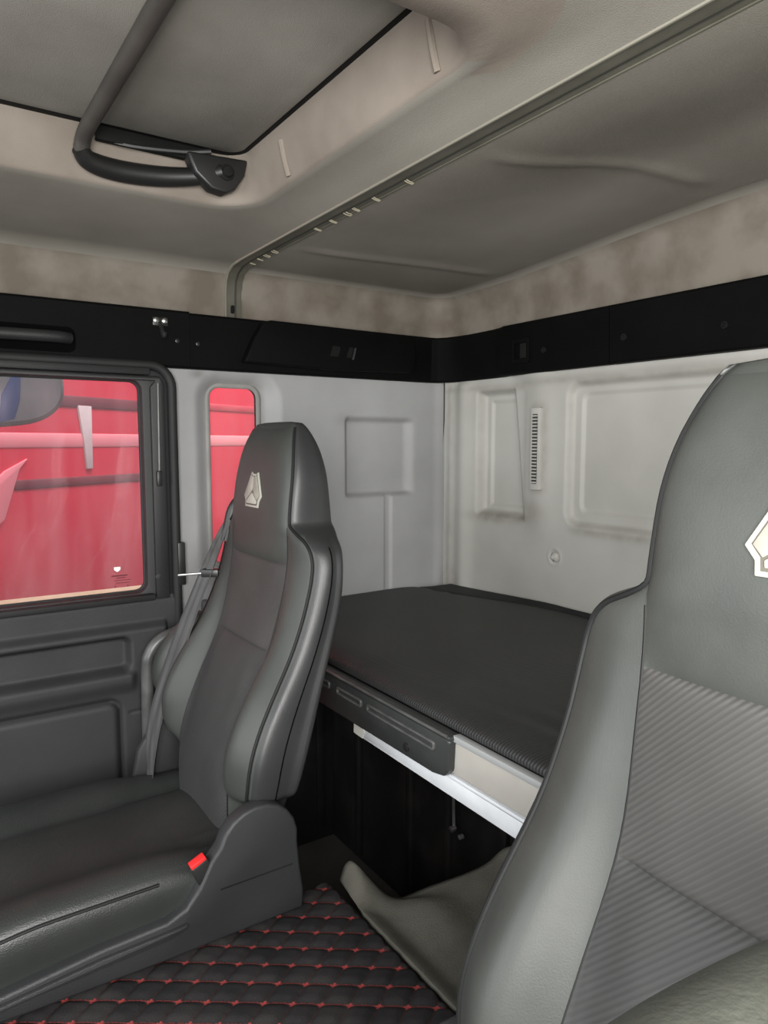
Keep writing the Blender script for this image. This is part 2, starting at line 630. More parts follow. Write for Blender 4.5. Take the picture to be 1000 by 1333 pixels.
def side_stain(p):
    d = rrsdf(p.x, p.z, 0.685, 0.85, 1.09, 1.615, 0.04)
    t = 1.0 * blot(p.x, p.z, 0.655, 1.632, 0.02, 0.012) + 0.7 * math.exp(-(max(0, d) / 0.012) ** 2) * smooth(1.55, 1.62, p.z)
    d2 = rrsdf(p.x, p.z, 1.126, 1.385, 1.282, 1.516, 0.01)
    t += 0.45 * math.exp(-(d2 / 0.008) ** 2) + 0.35 * blot(p.x, p.z, 1.11, 1.515, 0.03, 0.02) + 0.5 * smooth(1.47, 1.50, p.x) * smooth(1.1, 0.95, p.z)
    return t


add_stain(wl, side_stain)

win = thing('window_2', (0.7675, YS + 0.03, WZ0), 'small fixed side window behind the passenger seat', None, kind='structure')
del_keys = [k for k in ('category',) if k in win]
ring = [(x, YS + 0.028, z) for x, z in rrect(W0 + 0.001, W1 - 0.001, WZ0 + 0.001, WZ1 - 0.001, 0.034, 8)]
bm = tube(ring, 0.008, 10, closed=True, r2=0.006)
finish('window_seal', bm, M_SEALG, win)
ring = [(x, YS + 0.042, z) for x, z in rrect(W0 - 0.004, W1 + 0.004, WZ0 - 0.004, WZ1 + 0.004, 0.04, 8)]
bm = tube(ring, 0.011, 10, closed=True)
finish('outer_seal', bm, M_RUBBER, win)
bm = prism(rrect(W0 - 0.004, W1 + 0.004, WZ0 - 0.004, WZ1 + 0.004, 0.04), 1, YS + 0.041, YS + 0.044)
finish('window_pane', bm, M_GLASS2, win, smooth_shade=False)

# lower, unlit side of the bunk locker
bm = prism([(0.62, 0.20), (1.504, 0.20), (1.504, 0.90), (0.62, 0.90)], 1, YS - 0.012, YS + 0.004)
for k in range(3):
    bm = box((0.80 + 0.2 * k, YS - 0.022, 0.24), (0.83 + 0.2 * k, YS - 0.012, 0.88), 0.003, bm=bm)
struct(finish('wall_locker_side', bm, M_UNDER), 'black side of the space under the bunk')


# ------------------------------------------------------------------ rear wall
def rear_x(y, z):
    x = XR
    yr = 1.511 + (z - 1.23) / 0.37 * 0.048          # right edge of the narrow recess is cut by the vent column
    a = smooth(1.735, 1.712, y) * smooth(1.212, 1.240, z) * smooth(1.612, 1.590, z) * smooth(yr - 0.001, yr + 0.008, y)
    b = smooth(1.697, 1.688, y) * smooth(1.248, 1.257, z) * smooth(1.578, 1.569, z) * smooth(yr - 0.001, yr + 0.008, y)
    x += 0.032 * a + 0.008 * b
    d = rrsdf(y, z, 0.42, 1.352, 1.225, 1.605, 0.035)
    x += 0.020 * smooth(0.010, -0.010, d)
    d = rrsdf(y, z, 0.45, 1.318, 1.258, 1.578, 0.022)
    x += 0.008 * smooth(0.004, -0.004, d)
    # soft vertical rolls by the corner and a ledge under the trim
    x -= (0.014 * math.exp(-((y - 1.79) / 0.035) ** 2) + 0.004 * math.exp(-((y - 1.86) / 0.015) ** 2)) * smooth(1.655, 1.625, z)
    x -= 0.010 * smooth(1.612, 1.640, z) * smooth(1.58, 1.50, y)
    # column carrying the vent
    x -= 0.012 * math.exp(-((y - 1.455) / 0.055) ** 2) * smooth(1.15, 1.26, z)
    r = math.hypot(y - 1.39, z - 1.125)
    x += 0.006 * smooth(0.021, 0.016, r) - 0.003 * math.exp(-((r - 0.023) / 0.003) ** 2)
    return x


ys = rng(-0.2, 0.60, 0.02) + rng(0.605, 1.30, 0.006) + rng(1.304, 1.905, 0.004)
zs = rng(0.88, 1.70, 0.005)
bm = hf(ys, zs, lambda y, z: (rear_x(y, z), y, z))
wr = struct(finish('wall_back', bm, M_REAR, angle=80), 'pale moulded rear wall with recessed panels')


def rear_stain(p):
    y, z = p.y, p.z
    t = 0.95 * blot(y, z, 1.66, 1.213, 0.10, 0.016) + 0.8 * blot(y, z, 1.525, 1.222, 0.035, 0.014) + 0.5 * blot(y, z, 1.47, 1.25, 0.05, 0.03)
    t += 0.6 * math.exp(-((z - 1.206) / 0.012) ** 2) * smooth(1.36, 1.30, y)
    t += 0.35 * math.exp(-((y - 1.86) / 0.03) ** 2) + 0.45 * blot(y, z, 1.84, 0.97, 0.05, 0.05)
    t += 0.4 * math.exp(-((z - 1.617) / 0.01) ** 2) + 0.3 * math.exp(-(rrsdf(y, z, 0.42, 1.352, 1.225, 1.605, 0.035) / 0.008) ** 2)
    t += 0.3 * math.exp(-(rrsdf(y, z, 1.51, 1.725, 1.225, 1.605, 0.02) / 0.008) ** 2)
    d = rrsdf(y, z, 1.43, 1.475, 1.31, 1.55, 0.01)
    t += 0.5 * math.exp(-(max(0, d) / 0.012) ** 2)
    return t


add_stain(wr, rear_stain)
# joint strip in the corner
bm = tube([(1.497, YS - 0.002, 0.95), (1.497, YS - 0.002, 1.44), (1.501, YS - 0.003, 1.52), (1.501, YS - 0.003, 1.645)], 0.004, 8)
struct(finish('trim_4', bm, M_RUBBER), 'thin dark joint strip in the rear corner')

v = thing('vent_grille', (1.486, 1.452, 1.314), 'slim vertical grey vent grille on the rear wall', 'vent')
bm = prism(rrect(1.434, 1.471, 1.312, 1.546, 0.004), 0, 1.480, 1.500, 0.002)
finish('grille_frame', bm, M_VENT, v)
bm = prism(rrect(1.443, 1.462, 1.330, 1.528, 0.002), 0, 1.4785, 1.482)
finish('slot_backing', bm, M_VENTD, v)
bm = bmesh.new()
for k in range(21):
    z = 1.330 + 0.198 * (k + 0.5) / 21
    box((1.4765, 1.443, z - 0.0028), (1.481, 1.462, z + 0.0016), bm=bm)
finish('louvres', bm, M_VENT, v)

kb = lathe([(0.0, 0.015), (-0.006, 0.0145), (-0.010, 0.011), (-0.013, 0.008), (-0.016, 0.0075), (-0.018, 0.005)], (XR + 0.006, 1.39, 1.125), 'x')
tag(finish('round_plug', kb, M_VENT), 'small round grey plug low on the rear wall', 'plug')


# ------------------------------------------------------------------ black trim band
def band(path, th, z0, z1, bm=None, slope=0.006):
    """path: plan points of the inner face, inside on the right hand side"""
    bm = bm or bmesh.new()
    P = [Vector((p[0], p[1])) for p in path]
    rings = []
    for i, p in enumerate(P):
        a = P[max(0, i - 1)]
        b = P[min(len(P) - 1, i + 1)]
        t = (b - a).normalized()
        n = Vector((-t.y, t.x)) * -1            # toward the room
        prof = [(-th, z0), (-0.004, z0), (0.0, z0 + 0.005), (slope, z1 - 0.006), (slope - 0.004, z1), (-th, z1)]
        rings.append([bm.verts.new((p.x + n.x * d, p.y + n.y * d, z)) for d, z in prof])
    for A, B in zip(rings, rings[1:]):
        for j in range(6):
            bm.faces.new((A[j], A[(j + 1) % 6], B[(j + 1) % 6], B[j]))
    bm.faces.new(rings[0])
    bm.faces.new(rings[-1][::-1])
    return bm


bm = band([(-0.45, 1.872), (0.6275, 1.872)], 0.028, ZT0, ZT1 + 0.003)
bm = band([(0.6285, 1.874), (1.10, 1.874), (1.435, 1.876)], 0.026, ZT0, ZT1, bm)
t1 = struct(finish('trim_1', bm, M_TRIM, angle=25), 'black trim band along the side wall above the door')
bm = bmesh.new()
for x, z in ((0.595, 1.712), (0.650, 1.708)):
    lathe([(0, 0.006), (-0.002, 0.006), (-0.003, 0.004)], (x, 1.871, z), 'y', 12, bm)
finish('screw', bm, M_BLKP, t1)
bm = band([(1.430, 1.8762), (1.452, 1.868), (1.470, 1.845), (1.482, 1.80), (1.488, 1.74), (1.486, 1.64), (1.478, 1.60), (1.466, 1.57), (1.464, 1.189)], 0.024, ZT0, ZT1)
bm = band([(1.464, 1.187), (1.464, -0.2)], 0.03, ZT0, ZT1, bm)
t2 = struct(finish('trim_2', bm, M_TRIM, angle=25), 'black trim band along the rear wall')
bm = bmesh.new()
for y, z in ((1.405, 1.700), (1.142, 1.703), (0.884, 1.697)):
    lathe([(0.002, 0.008), (-0.006, 0.008), (-0.006, 0.005), (-0.002, 0.004)], (1.4625, y, z), 'x', 14, bm)
finish('screw', bm, M_BLACK, t2)
bm = prism(rrect(1.462, 1.532, 1.672, 1.742, 0.006), 0, 1.458, 1.468, 0.001, holes=[rrect(1.472, 1.522, 1.684, 1.730, 0.004)])
fr_ = finish('switch_bezel', bm, M_TRIM, t2)
bm = prism(rrect(1.474, 1.500, 1.686, 1.728, 0.004), 0, 1.461, 1.468, 0.001)
finish('switch_rocker', bm, M_BLACK, t2)

# overhead storage / lamp housing on the side trim
hs = thing('overhead_housing', (1.05, 1.85, 1.66), 'black moulded housing with small slots on the side trim above the bunk', 'housing')
poly = [(0.768, 1.666), (0.800, 1.735), (0.828, 1.778), (0.850, 1.784), (1.300, 1.780), (1.332, 1.770), (1.345, 1.735), (1.342, 1.690), (1.325, 1.664), (1.05, 1.658)]
bm = prism(poly, 1, 1.838, 1.874, 0.006, 3)
hb = finish('housing_shell', bm, M_TRIM, hs)
for x0, x1 in ((1.032, 1.060), (1.088, 1.104)):
    bm = prism([(x0, 1.698), (x0 + 0.010, 1.728), (x1 + 0.008, 1.727), (x1, 1.697)], 1, 1.8365, 1.842)
    finish('slot', bm, M_BLACK, hs)
bm = prism([(1.106, 1.692), (1.116, 1.727), (1.121, 1.727), (1.112, 1.692)], 1, 1.835, 1.840)
finish('slot_tab', bm, M_DOOR, hs)

# coat hook
ck = thing('coat_hook', (0.55, 1.87, 1.72), 'small black coat hook with two silver screws on the trim above the door', 'hook')
bm = box((0.531, 1.864, 1.745), (0.571, 1.871, 1.768), 0.003)
tube([(0.551, 1.866, 1.752), (0.551, 1.852, 1.735), (0.551, 1.846, 1.722), (0.551, 1.838, 1.716), (0.551, 1.832, 1.726)], 0.006, 8, bm=bm, n=4)
finish('hook_body', bm, M_BLKP, ck)
for x in (0.540, 0.562):
    bm = lathe([(0, 0.0075), (-0.002, 0.0075), (-0.004, 0.005)], (x, 1.8645, 1.759), 'y', 14)
    finish('screw', bm, M_STEEL, ck)

# grab handle in the door header
gh = thing('assist_grip', (0.1, 1.87, 1.67), 'black recessed grab handle in the trim above the door window', 'handle')
bm = prism(rrect(-0.20, 0.346, 1.664, 1.724, 0.018), 1, 1.8675, 1.876)
finish('recess_plate', bm, M_VOID, gh)
bm = tube([(-0.18, 1.862, 1.692), (0.0, 1.846, 1.693), (0.20, 1.846, 1.696), (0.30, 1.850, 1.697), (0.332, 1.864, 1.697)], 0.014, 12, n=6)
finish('handle_bar', bm, M_DFRAME, gh)


# ------------------------------------------------------------------ headliner: front part with hatch opening
def front_profile(t):
    """side profile from the trim up and over to the flat ceiling; t 0..1"""
    if t < 0.35:
        k = t / 0.35
        return YS - 0.002 - 0.010 * k, lerp(1.775, 1.884, k)
    k = (t - 0.35) / 0.65
    a = k * math.pi / 2
    return YS - 0.012 - 0.075 * (1 - math.cos(a)), 1.884 + (ZC - 1.884) * math.sin(a)


bm = bmesh.new()
ts = [i / 16 for i in range(17)]
hf(rng(-0.5, 0.742, 0.06), ts, lambda x, t: (x, *front_profile(t)), bm=bm, matfn=lambda x, t: 1 if t < 0.58 else 0)
X0, X1, Y0, Y1 = -0.5, 0.735, -0.2, YS - 0.087
HX0, HX1, HY0, HY1 = -0.25, 0.632, 0.707, 1.495      # hatch opening, lower lip
ZL = 1.95          # the headliner rises towards the hatch


def loop(x0, x1, y0, y1, r, z, n=10):
    return [Vector((x, y, z)) for x, y in rrect(x0, x1, y0, y1, r, n)]


n_ = 10


def near_roll(lp, dy, dz):
    for p in lp:
        k = smooth(HY0 + 0.12, HY0 - 0.03, p.y)
        p.y -= dy * k
        p.z -= dz * k
    return lp


inner0 = near_roll(loop(HX0 - 0.05, HX1 + 0.05, HY0 - 0.06, HY1 + 0.06, 0.15, ZL - 0.010), 0.10, 0.004)
rectl = []
for p in inner0:      # push outwards to the rectangle
    cx, cy = (X0 + X1) / 2, (HY0 + HY1) / 2
    dx, dy = p.x - (HX0 + HX1) / 2, p.y - (HY0 + HY1) / 2
    tx = ((X1 - (HX0 + HX1) / 2) / dx) if dx > 1e-6 else ((X0 - (HX0 + HX1) / 2) / dx if dx < -1e-6 else 1e9)
    ty = ((Y1 - cy) / dy) if dy > 1e-6 else ((Y0 - cy) / dy if dy < -1e-6 else 1e9)
    t = min(tx, ty)
    rectl.append(Vector(((HX0 + HX1) / 2 + dx * t, cy + dy * t, ZC)))
loops = [rectl, [a.lerp(b, 0.5) for a, b in zip(rectl, inner0)], inner0,
         near_roll(loop(HX0 - 0.025, HX1 + 0.022, HY0 - 0.025, HY1 + 0.025, 0.125, ZL - 0.006), 0.055, 0.020),
         near_roll(loop(HX0 - 0.006, HX1 + 0.006, HY0 - 0.006, HY1 + 0.006, 0.108, ZL - 0.003), 0.012, 0.016),
         loop(HX0, HX1, HY0, HY1, 0.10, ZL + 0.002),
         loop(HX0 + 0.006, HX1 - 0.006, HY0 + 0.006, HY1 - 0.008, 0.09, ZL + 0.020),
         loop(HX0 + 0.018, HX1 - 0.018, HY0 + 0.018, HY1 - 0.022, 0.06, ZL + 0.066),
         loop(HX0 + 0.022, HX1 - 0.022, HY0 + 0.022, HY1 - 0.027, 0.05, ZL + 0.090),
         loop(HX0 + 0.016, HX1 - 0.016, HY0 + 0.016, HY1 - 0.020, 0.05, ZL + 0.125)]
vl = [[bm.verts.new(p) for p in lp] for lp in loops]
for i in range(len(vl) - 1):
    A, B = vl[i], vl[i + 1]
    for j in range(len(A)):
        f = bm.faces.new((A[j], A[(j + 1) % len(A)], B[(j + 1) % len(A)], B[j]))
        my = (A[j].co.y + B[j].co.y) / 2
        f.material_index = 2 if (i >= 4 or (i >= 2 and my < HY0 + 0.03)) else 0
# corner pieces of the rectangle
for (cxx, cyy) in ((X1, Y1), (X0, Y1), (X0, Y0), (X1, Y0)):
    cv = bm.verts.new((cxx, cyy, ZC))
    A = vl[0]
    best = None
    for j in range(len(A)):
        a, b = A[j].co, A[(j + 1) % len(A)].co
        on = lambda p: (abs(p.x - cxx) < 1e-5, abs(p.y - cyy) < 1e-5)
        if on(a)[0] != on(b)[0] and on(a)[1] != on(b)[1] and (on(a)[0] or on(a)[1]) and (on(b)[0] or on(b)[1]):
            f = bm.faces.new((A[j], cv, A[(j + 1) % len(A)]))
cl = struct(finish('ceiling', bm, [M_CEIL, M_UPPER, M_LIP], angle=60), 'front headliner with the roof hatch opening')
for (x, y, rx) in ((HX1 - 0.012, 1.275, 0), (HX1 - 0.012, 0.815, 0)):
    bm = tube([(x + 0.010, y, ZL + 0.004), (x + 0.002, y, ZL + 0.030), (x - 0.006, y, ZL + 0.066)], 0.006, 8, n=3)
    finish('lip_rib', bm, M_LIP, cl)

# ------------------------------------------------------------------ rear headliner


def rear_z(x, y):
    z = 1.918 + 0.050 * smooth(1.75, 0.75, y) * smooth(0.80, 1.2, x)
    for yc, x0, x1 in ((1.60, 0.84, 1.40), (0.92, 0.84, 1.36)):
        yy = yc - 0.04 * smooth(x0, x1, x)
        z -= 0.0045 * math.exp(-((y - yy) / 0.019) ** 2) * smooth(x0 - 0.05, x0 + 0.05, x) * smooth(x1 + 0.03, x1 - 0.05, x)
    return z


bm = bmesh.new()
hf(rng(0.782, 1.47, 0.02), rng(-0.2, 1.865, 0.012), lambda x, y: (x, y, rear_z(x, y) + 0.0005), bm=bm)
R = 0.10
path = [(0.782 + (XR - R - 0.782) * i / 10, YS - 0.004, 0, 1) for i in range(11)]
for k in range(1, 9):
    a = math.pi / 2 * (1 - k / 9)
    path.append((XR - R + (R - 0.004) * math.cos(a), YS - R + (R - 0.004) * math.sin(a), math.cos(a), math.sin(a)))
path += [(XR - 0.004, YS - R - (YS - R + 0.2) * i / 24, 1, 0) for i in range(25)]
rows = []
for (x, y, nx, ny) in path:
    row = []
    zt = rear_z(min(x, 1.40), min(y, 1.80))
    for k in range(17):
        t = k / 16
        if t < 0.4:
            off, z = 0.012 * t / 0.4, lerp(1.775, zt - 0.040, t / 0.4)
        else:
            a = (t - 0.4) / 0.6 * math.pi / 2
            off = 0.012 + 0.050 * (1 - math.cos(a))
            z = zt - 0.040 + 0.040 * math.sin(a)
        row.append(bm.verts.new((x - nx * off, y - ny * off, z)))
    rows.append(row)
for A, B in zip(rows, rows[1:]):
    for j in range(16):
        f = bm.faces.new((A[j], B[j], B[j + 1], A[j + 1]))
        f.material_index = 1 if j < 12 else 0
rh = struct(finish('ceiling_rear', bm, [M_CEIL, M_UPPER], angle=60), 'rear headliner above the bunk')

# roof rail between the two headliners
rt = thing('trim_3', (XRAIL, 0.9, 1.9), 'bronze roof rail between the two headliners', None, kind='structure')
path = [(YS - 0.006, 1.775), (YS - 0.010, 1.85), (YS - 0.016, 1.884), (YS - 0.034, 1.904), (YS - 0.070, 1.916), (YS - 0.13, 1.919), (1.2, 1.919), (0.6, 1.920), (0.1, 1.921), (-0.2, 1.921)]


def railstrip(x0, x1, lift):
    bm = bmesh.new()
    rows = []
    for i, (y, z) in enumerate(path):
        a = Vector(path[max(0, i - 1)])
        b = Vector(path[min(len(path) - 1, i + 1)])
        t = (b - a).normalized()
        n = Vector((-t.y, t.x))              # into the room (down / inwards)
        if n.y > 0 and i > 3 or (i <= 3 and n.x > 0):
            n = -n
        rows.append([bm.verts.new((x, y + n.x * l, z + n.y * l)) for x, l in ((x0, -0.03), (x0, lift), (x1, lift), (x1, -0.03))])
    for A, B in zip(rows, rows[1:]):
        for j in range(4):
            bm.faces.new((A[j], A[(j + 1) % 4], B[(j + 1) % 4], B[j]))
    bm.faces.new(rows[0])
    bm.faces.new(rows[-1][::-1])
    return bm


finish('rail_channel', railstrip(0.740, 0.782, 0.000), M_RAIL, rt, angle=50)
finish('rail_edge', railstrip(0.7355, 0.7385, 0.003), M_RAILL, rt, angle=50)
finish('rail_groove', railstrip(0.763, 0.768, 0.001), M_RAILD, rt, angle=50)
finish('rail_edge', railstrip(0.7810, 0.7840, 0.002), M_RAIL, rt, angle=50)
bm = prism(rrect(0.752, 0.762, 1.800, 1.822, 0.004), 1, YS - 0.0115, YS - 0.002)
finish('slot', bm, M_BLACK, rt)
for i, (y, w) in enumerate(((1.795, 0.004), (1.745, 0.005), (1.702, 0.010), (1.655, 0.011), (1.433, 0.006), (1.364, 0.006), (1.303, 0.009), (1.270, 0.006), (1.196, 0.006), (1.086, 0.006))):
    bm = tube([(0.768, y + w / 2, 1.9185), (0.774, y + w / 2, 1.9165), (0.783, y + w / 2, 1.9155), (0.785, y + w / 4, 1.9152), (0.785, y - w / 4, 1.9152), (0.783, y - w / 2, 1.9155), (0.774, y - w / 2, 1.9165), (0.768, y - w / 2, 1.9185)], 0.0012, 6)
    finish('clip', bm, M_CLIP, rt)

# ------------------------------------------------------------------ roof hatch
ht = thing('roof_hatch', (0.2, 1.1, 2.03), 'fabric lined roof hatch lid with a dark cross bar and black handle', 'hatch')
LZ = 2.038


def hs_(p):
    return Vector((p[0] * 1.064, p[1] * 1.064, 1.45 + (p[2] - 1.45) * 1.064))


def up_(bm):
    for v in bm.verts:
        v.co = hs_(v.co)
    return bm


bm = prism(rrect(HX0 + 0.035, HX1 - 0.034, HY0 + 0.036, HY1 - 0.052, 0.035), 2, LZ, LZ + 0.03, 0.004)
finish('lid_panel', bm, M_LID, ht)
bm = prism(rrect(HX0 + 0.018, HX1 - 0.017, HY0 + 0.018, HY1 - 0.022, 0.05), 2, LZ + 0.004, LZ + 0.016, 0.002, holes=[rrect(HX0 + 0.037, HX1 - 0.036, HY0 + 0.038, HY1 - 0.054, 0.033)])
finish('lid_gasket', bm, M_BLACK, ht)
bm = tube([(0.285, 0.60, 1.985), (0.283, 0.9, 1.983), (0.280, 1.2, 1.981), (0.277, 1.33, 1.975), (0.276, 1.368, 1.958)], 0.0135, 14, n=6)
finish('cross_bar', up_(bm), M_TUBE, ht)
bm = tube([(0.272, 1.362, 1.956), (0.292, 1.378, 1.943), (0.345, 1.388, 1.940), (0.42, 1.384, 1.944), (0.49, 1.366, 1.953), (0.525, 1.345, 1.962)], 0.02, 14, n=6,
          radii=lambda t: 0.0145 + 0.0045 * math.sin(math.pi * min(1, t * 1.15)))
finish('handle', up_(bm), M_HANDLE, ht)
# angled bracket plate in the corner
bm = prism([(0.455, 1.985), (0.575, 1.992), (0.568, 1.962), (0.548, 1.932), (0.528, 1.922), (0.500, 1.926), (0.470, 1.950)], 1, 1.340, 1.372, 0.005, 3)
br = finish('bracket', up_(bm), M_HANDLE, ht)
bm = lathe([(0, 0.015), (-0.004, 0.015), (-0.006, 0.011), (-0.012, 0.009), (-0.013, 0.004)], (0.530, 1.341, 1.960), 'y', 16)
finish('pivot', up_(bm), M_BLACK, br)
bm = tube([(0.30, 1.372, 1.985), (0.36, 1.366, 1.980), (0.45, 1.352, 1.985), (0.50, 1.34, 1.992)], 0.005, 8, n=4)
finish('link_rod', up_(bm), M_HANDLE, ht)
bm = box((0.30, 1.362, 1.978), (0.50, 1.378, 2.004), 0.004)
finish('latch_slot', up_(bm), M_BLACK, ht)

# ------------------------------------------------------------------ passenger door
dr = thing('door_1', (0.1, 1.89, 0.2), 'dark grey passenger door with glazed upper half', None, kind='structure')
GX1, GZ0, GZ1 = 0.502, 1.055, 1.607
# upper frame
outer = [(-0.45, 1.03), (0.583, 1.03)] + [(0.583 - 0.06 + 0.06 * math.cos(a), 1.649 - 0.06 + 0.06 * math.sin(a)) for a in [math.pi / 2 * k / 8 for k in range(9)]] + [(-0.45, 1.649)]
bm = prism(outer, 1, 1.878, 1.925, 0.003, holes=[rrect(-0.42, GX1, GZ0, GZ1, 0.028)])
finish('door_frame', bm, M_DFRAME, dr)
# stepped inner pillar facing and header
bm = prism([(0.520, 1.035), (0.556, 1.035), (0.556, 1.600), (0.545, 1.618), (-0.45, 1.618), (-0.45, 1.606), (0.535, 1.606), (0.520, 1.59)], 1, 1.866, 1.880, 0.004)
finish('pillar_facing', bm, M_DFRAME, dr)
bm = box((-0.45, 1.858, 1.619), (0.520, 1.880, 1.638), 0.004)
finish('blind_cassette', bm, M_DFRAME, dr)
# weather strip round the outer edge
pts = [(0.577, 1.872, 0.2), (0.577, 1.872, 1.0)] + [(0.577 - 0.055 + 0.055 * math.cos(a), 1.872, 1.645 - 0.055 + 0.055 * math.sin(a)) for a in [math.pi / 2 * k / 8 for k in range(9)]] + [(-0.45, 1.872, 1.645)]
bm = tube(pts, 0.0125, 10)
finish('weather_strip', bm, M_RUBBER, dr)
ring = [(x, 1.908, z) for x, z in rrect(-0.42, GX1, GZ0, GZ1, 0.028, 8)]
bm = tube(ring, 0.0045, 8, closed=True)
finish('glass_seal', bm, M_RUBBER, dr)
bm = prism(rrect(-0.425, GX1 + 0.005, GZ0 - 0.005, GZ1 + 0.005, 0.03), 1, 1.910, 1.914)
pane = finish('window_pane', bm, M_GLASS1, dr, smooth_shade=False)
# printed mark in the lower corner of the pane
bm = prism([(0.424, 1.1245), (0.440, 1.1245), (0.440, 1.117), (0.432, 1.111), (0.424, 1.117)], 1, 1.9085, 1.9095)
finish('glass_mark', bm, M_INKW, dr)
bm = bmesh.new()
for x0, x1, z0, z1 in ((0.417, 0.457, 1.0995, 1.1025), (0.430, 0.452, 1.094, 1.096), (0.424, 0.466, 1.088, 1.0892), (0.428, 0.460, 1.081, 1.0822), (0.424, 0.428, 1.071, 1.074), (0.455, 0.459, 1.071, 1.074)):
    box((x0, 1.9085, z0), (x1, 1.9095, z1), bm=bm)
finish('glass_print', bm, M_INK, dr)
# blind guide rod
bm = tube([(0.539, 1.862, 1.60), (0.536, 1.862, 1.37)], 0.003, 8)
rod = finish('guide_rod', bm, M_GRAB, dr)
bm = box((0.528, 1.855, 1.335), (0.541, 1.868, 1.375), 0.003)
finish('rod_end', bm, M_BLKP, rod)
bm = lathe([(0, 0.008), (-0.002, 0.008), (-0.003, 0.0055)], (0.526, 1.8665, 1.096), 'y', 14)
finish('screw_plug', bm, M_DOOR, dr)
bm = box((-0.45, 1.855, 1.036), (0.515, 1.905, 1.052), 0.004)
finish('belt_strip', bm, M_RUBBER, dr)
bm = box((0.578, 1.858, 1.068), (0.597, 1.905, 1.182), 0.002)
finish('latch_striker', bm, M_BLKP, dr)


def door_y(x, z):
    y = 1.872
    y -= 0.006 * smooth(1.043, 1.030, z)
    # ledge above the armrest
    led = smooth(0.985, 0.962, z) * smooth(0.545, 0.535, x)
    y -= 0.022 * led
    # concave armrest recess running off to the left
    d = rrsdf(x, z, -0.6, 0.445, 0.862, 0.952, 0.022)
    y += 0.030 * smooth(0.004, -0.012, d)
    # swell below the recess
    y -= 0.010 * smooth(0.866, 0.85, z) * smooth(0.80, 0.84, z) * smooth(0.46, 0.44, x)
    # map pocket outline
    d = rrsdf(x, z, -0.6, 0.412, 0.10, 0.790, 0.03)
    y += 0.010 * math.exp(-(d / 0.006) ** 2)
    y -= 0.004 * smooth(0.0, -0.02, d)
    # groove across the pillar end
    y += 0.003 * math.exp(-((z - 0.752) / 0.003) ** 2) * smooth(0.43, 0.44, x)
    # channel for the pull rail
    d = rrsdf(x, z, 0.472, 0.560, -0.2, 0.862, 0.04)
    y += 0.045 * smooth(0.005, -0.006, d)
    return y


xs = rng(-0.45, 0.36, 0.02) + rng(0.364, 0.585, 0.004)
zs = rng(0.2, 0.70, 0.02) + rng(0.705, 1.045, 0.004)
bm = hf(xs, zs, lambda x, z: (x, door_y(x, z), z), matfn=lambda x, z: 1 if rrsdf(x, z, 0.472, 0.560, -0.2, 0.862, 0.04) < -0.004 and x < 0.5 else 0)  # black faces put the channel's shade into the colour
finish('door_panel', bm, [M_DOOR, M_BLACK], dr, angle=70)
bm = box((-0.45, 1.93, 1.035), (0.52, 2.0, 1.052), 0.003)
finish('outer_sill', bm, M_SILL, dr)

# grab rail beside the passenger seat
pts = [(0.455, 1.755, 0.45), (0.457, 1.755, 0.70), (0.460, 1.755, 0.885), (0.468, 1.755, 0.925), (0.490, 1.755, 0.953), (0.530, 1.755, 0.969), (0.60, 1.757, 0.985), (0.66, 1.76, 0.995)]
bm = tube(pts[:3], 0.0165, 12)
bm.free()
bm = tube(pts, 0.0155, 14, n=6)
gr = thing('grab_rail', (0.5, 1.755, 0.45), 'grey bent tube rail standing between the door and the passenger seat', 'rail')
finish('rail_tube', bm, M_GRAB, gr)
bm = box((0.43, 1.735, 0.43), (0.50, 1.78, 0.46), 0.005)
finish('rail_foot', bm, M_GRAB, gr)
bm = box((0.645, 1.745, 0.975), (0.665, 1.89, 1.015), 0.004)
finish('rail_bracket', bm, M_GRAB, gr)

# ------------------------------------------------------------------ seats
XF = [(0.64, 0.455), (0.70, 0.452), (0.78, 0.454), (0.87, 0.476), (0.95, 0.506), (1.045, 0.548), (1.13, 0.573), (1.21, 0.587), (1.30, 0.590), (1.36, 0.597), (1.44, 0.612), (1.475, 0.624), (1.49, 0.634)]
XB = [(0.64, 0.56), (0.70, 0.565), (0.825, 0.590), (0.976, 0.636), (1.045, 0.660), (1.157, 0.690), (1.243, 0.700), (1.35, 0.695), (1.44, 0.680), (1.475, 0.664), (1.49, 0.652)]
XBS = [(0.64, 0.53), (0.70, 0.535), (0.825, 0.550), (0.976, 0.594), (1.045, 0.618), (1.157, 0.650), (1.243, 0.660), (1.29, 0.670)]
HW = [(0.64, 0.185), (0.70, 0.200), (0.775, 0.212), (0.795, 0.222), (0.810, 0.244), (0.83, 0.253), (0.87, 0.258), (0.95, 0.254), (1.05, 0.243), (1.15, 0.237), (1.20, 0.235), (1.23, 0.230), (1.25, 0.220), (1.265, 0.202), (1.276, 0.180), (1.284, 0.160), (1.292, 0.150), (1.32, 0.148), (1.38, 0.144), (1.42, 0.134), (1.45, 0.121), (1.472, 0.109), (1.483, 0.101), (1.49, 0.092)]
EP = [(0.64, 0.030), (0.785, 0.030), (0.812, 0.004), (0.84, -0.006), (0.905, -0.016), (0.995, -0.010), (1.08, 0.004), (1.165, 0.014), (1.24, 0.018), (1.29, 0.010)]
BUL = [(0.64, 0.0), (0.78, 0.0), (0.815, 0.018), (0.88, 0.034), (0.98, 0.030), (1.08, 0.016), (1.17, 0.008), (1.25, 0.004), (1.30, 0.0)]


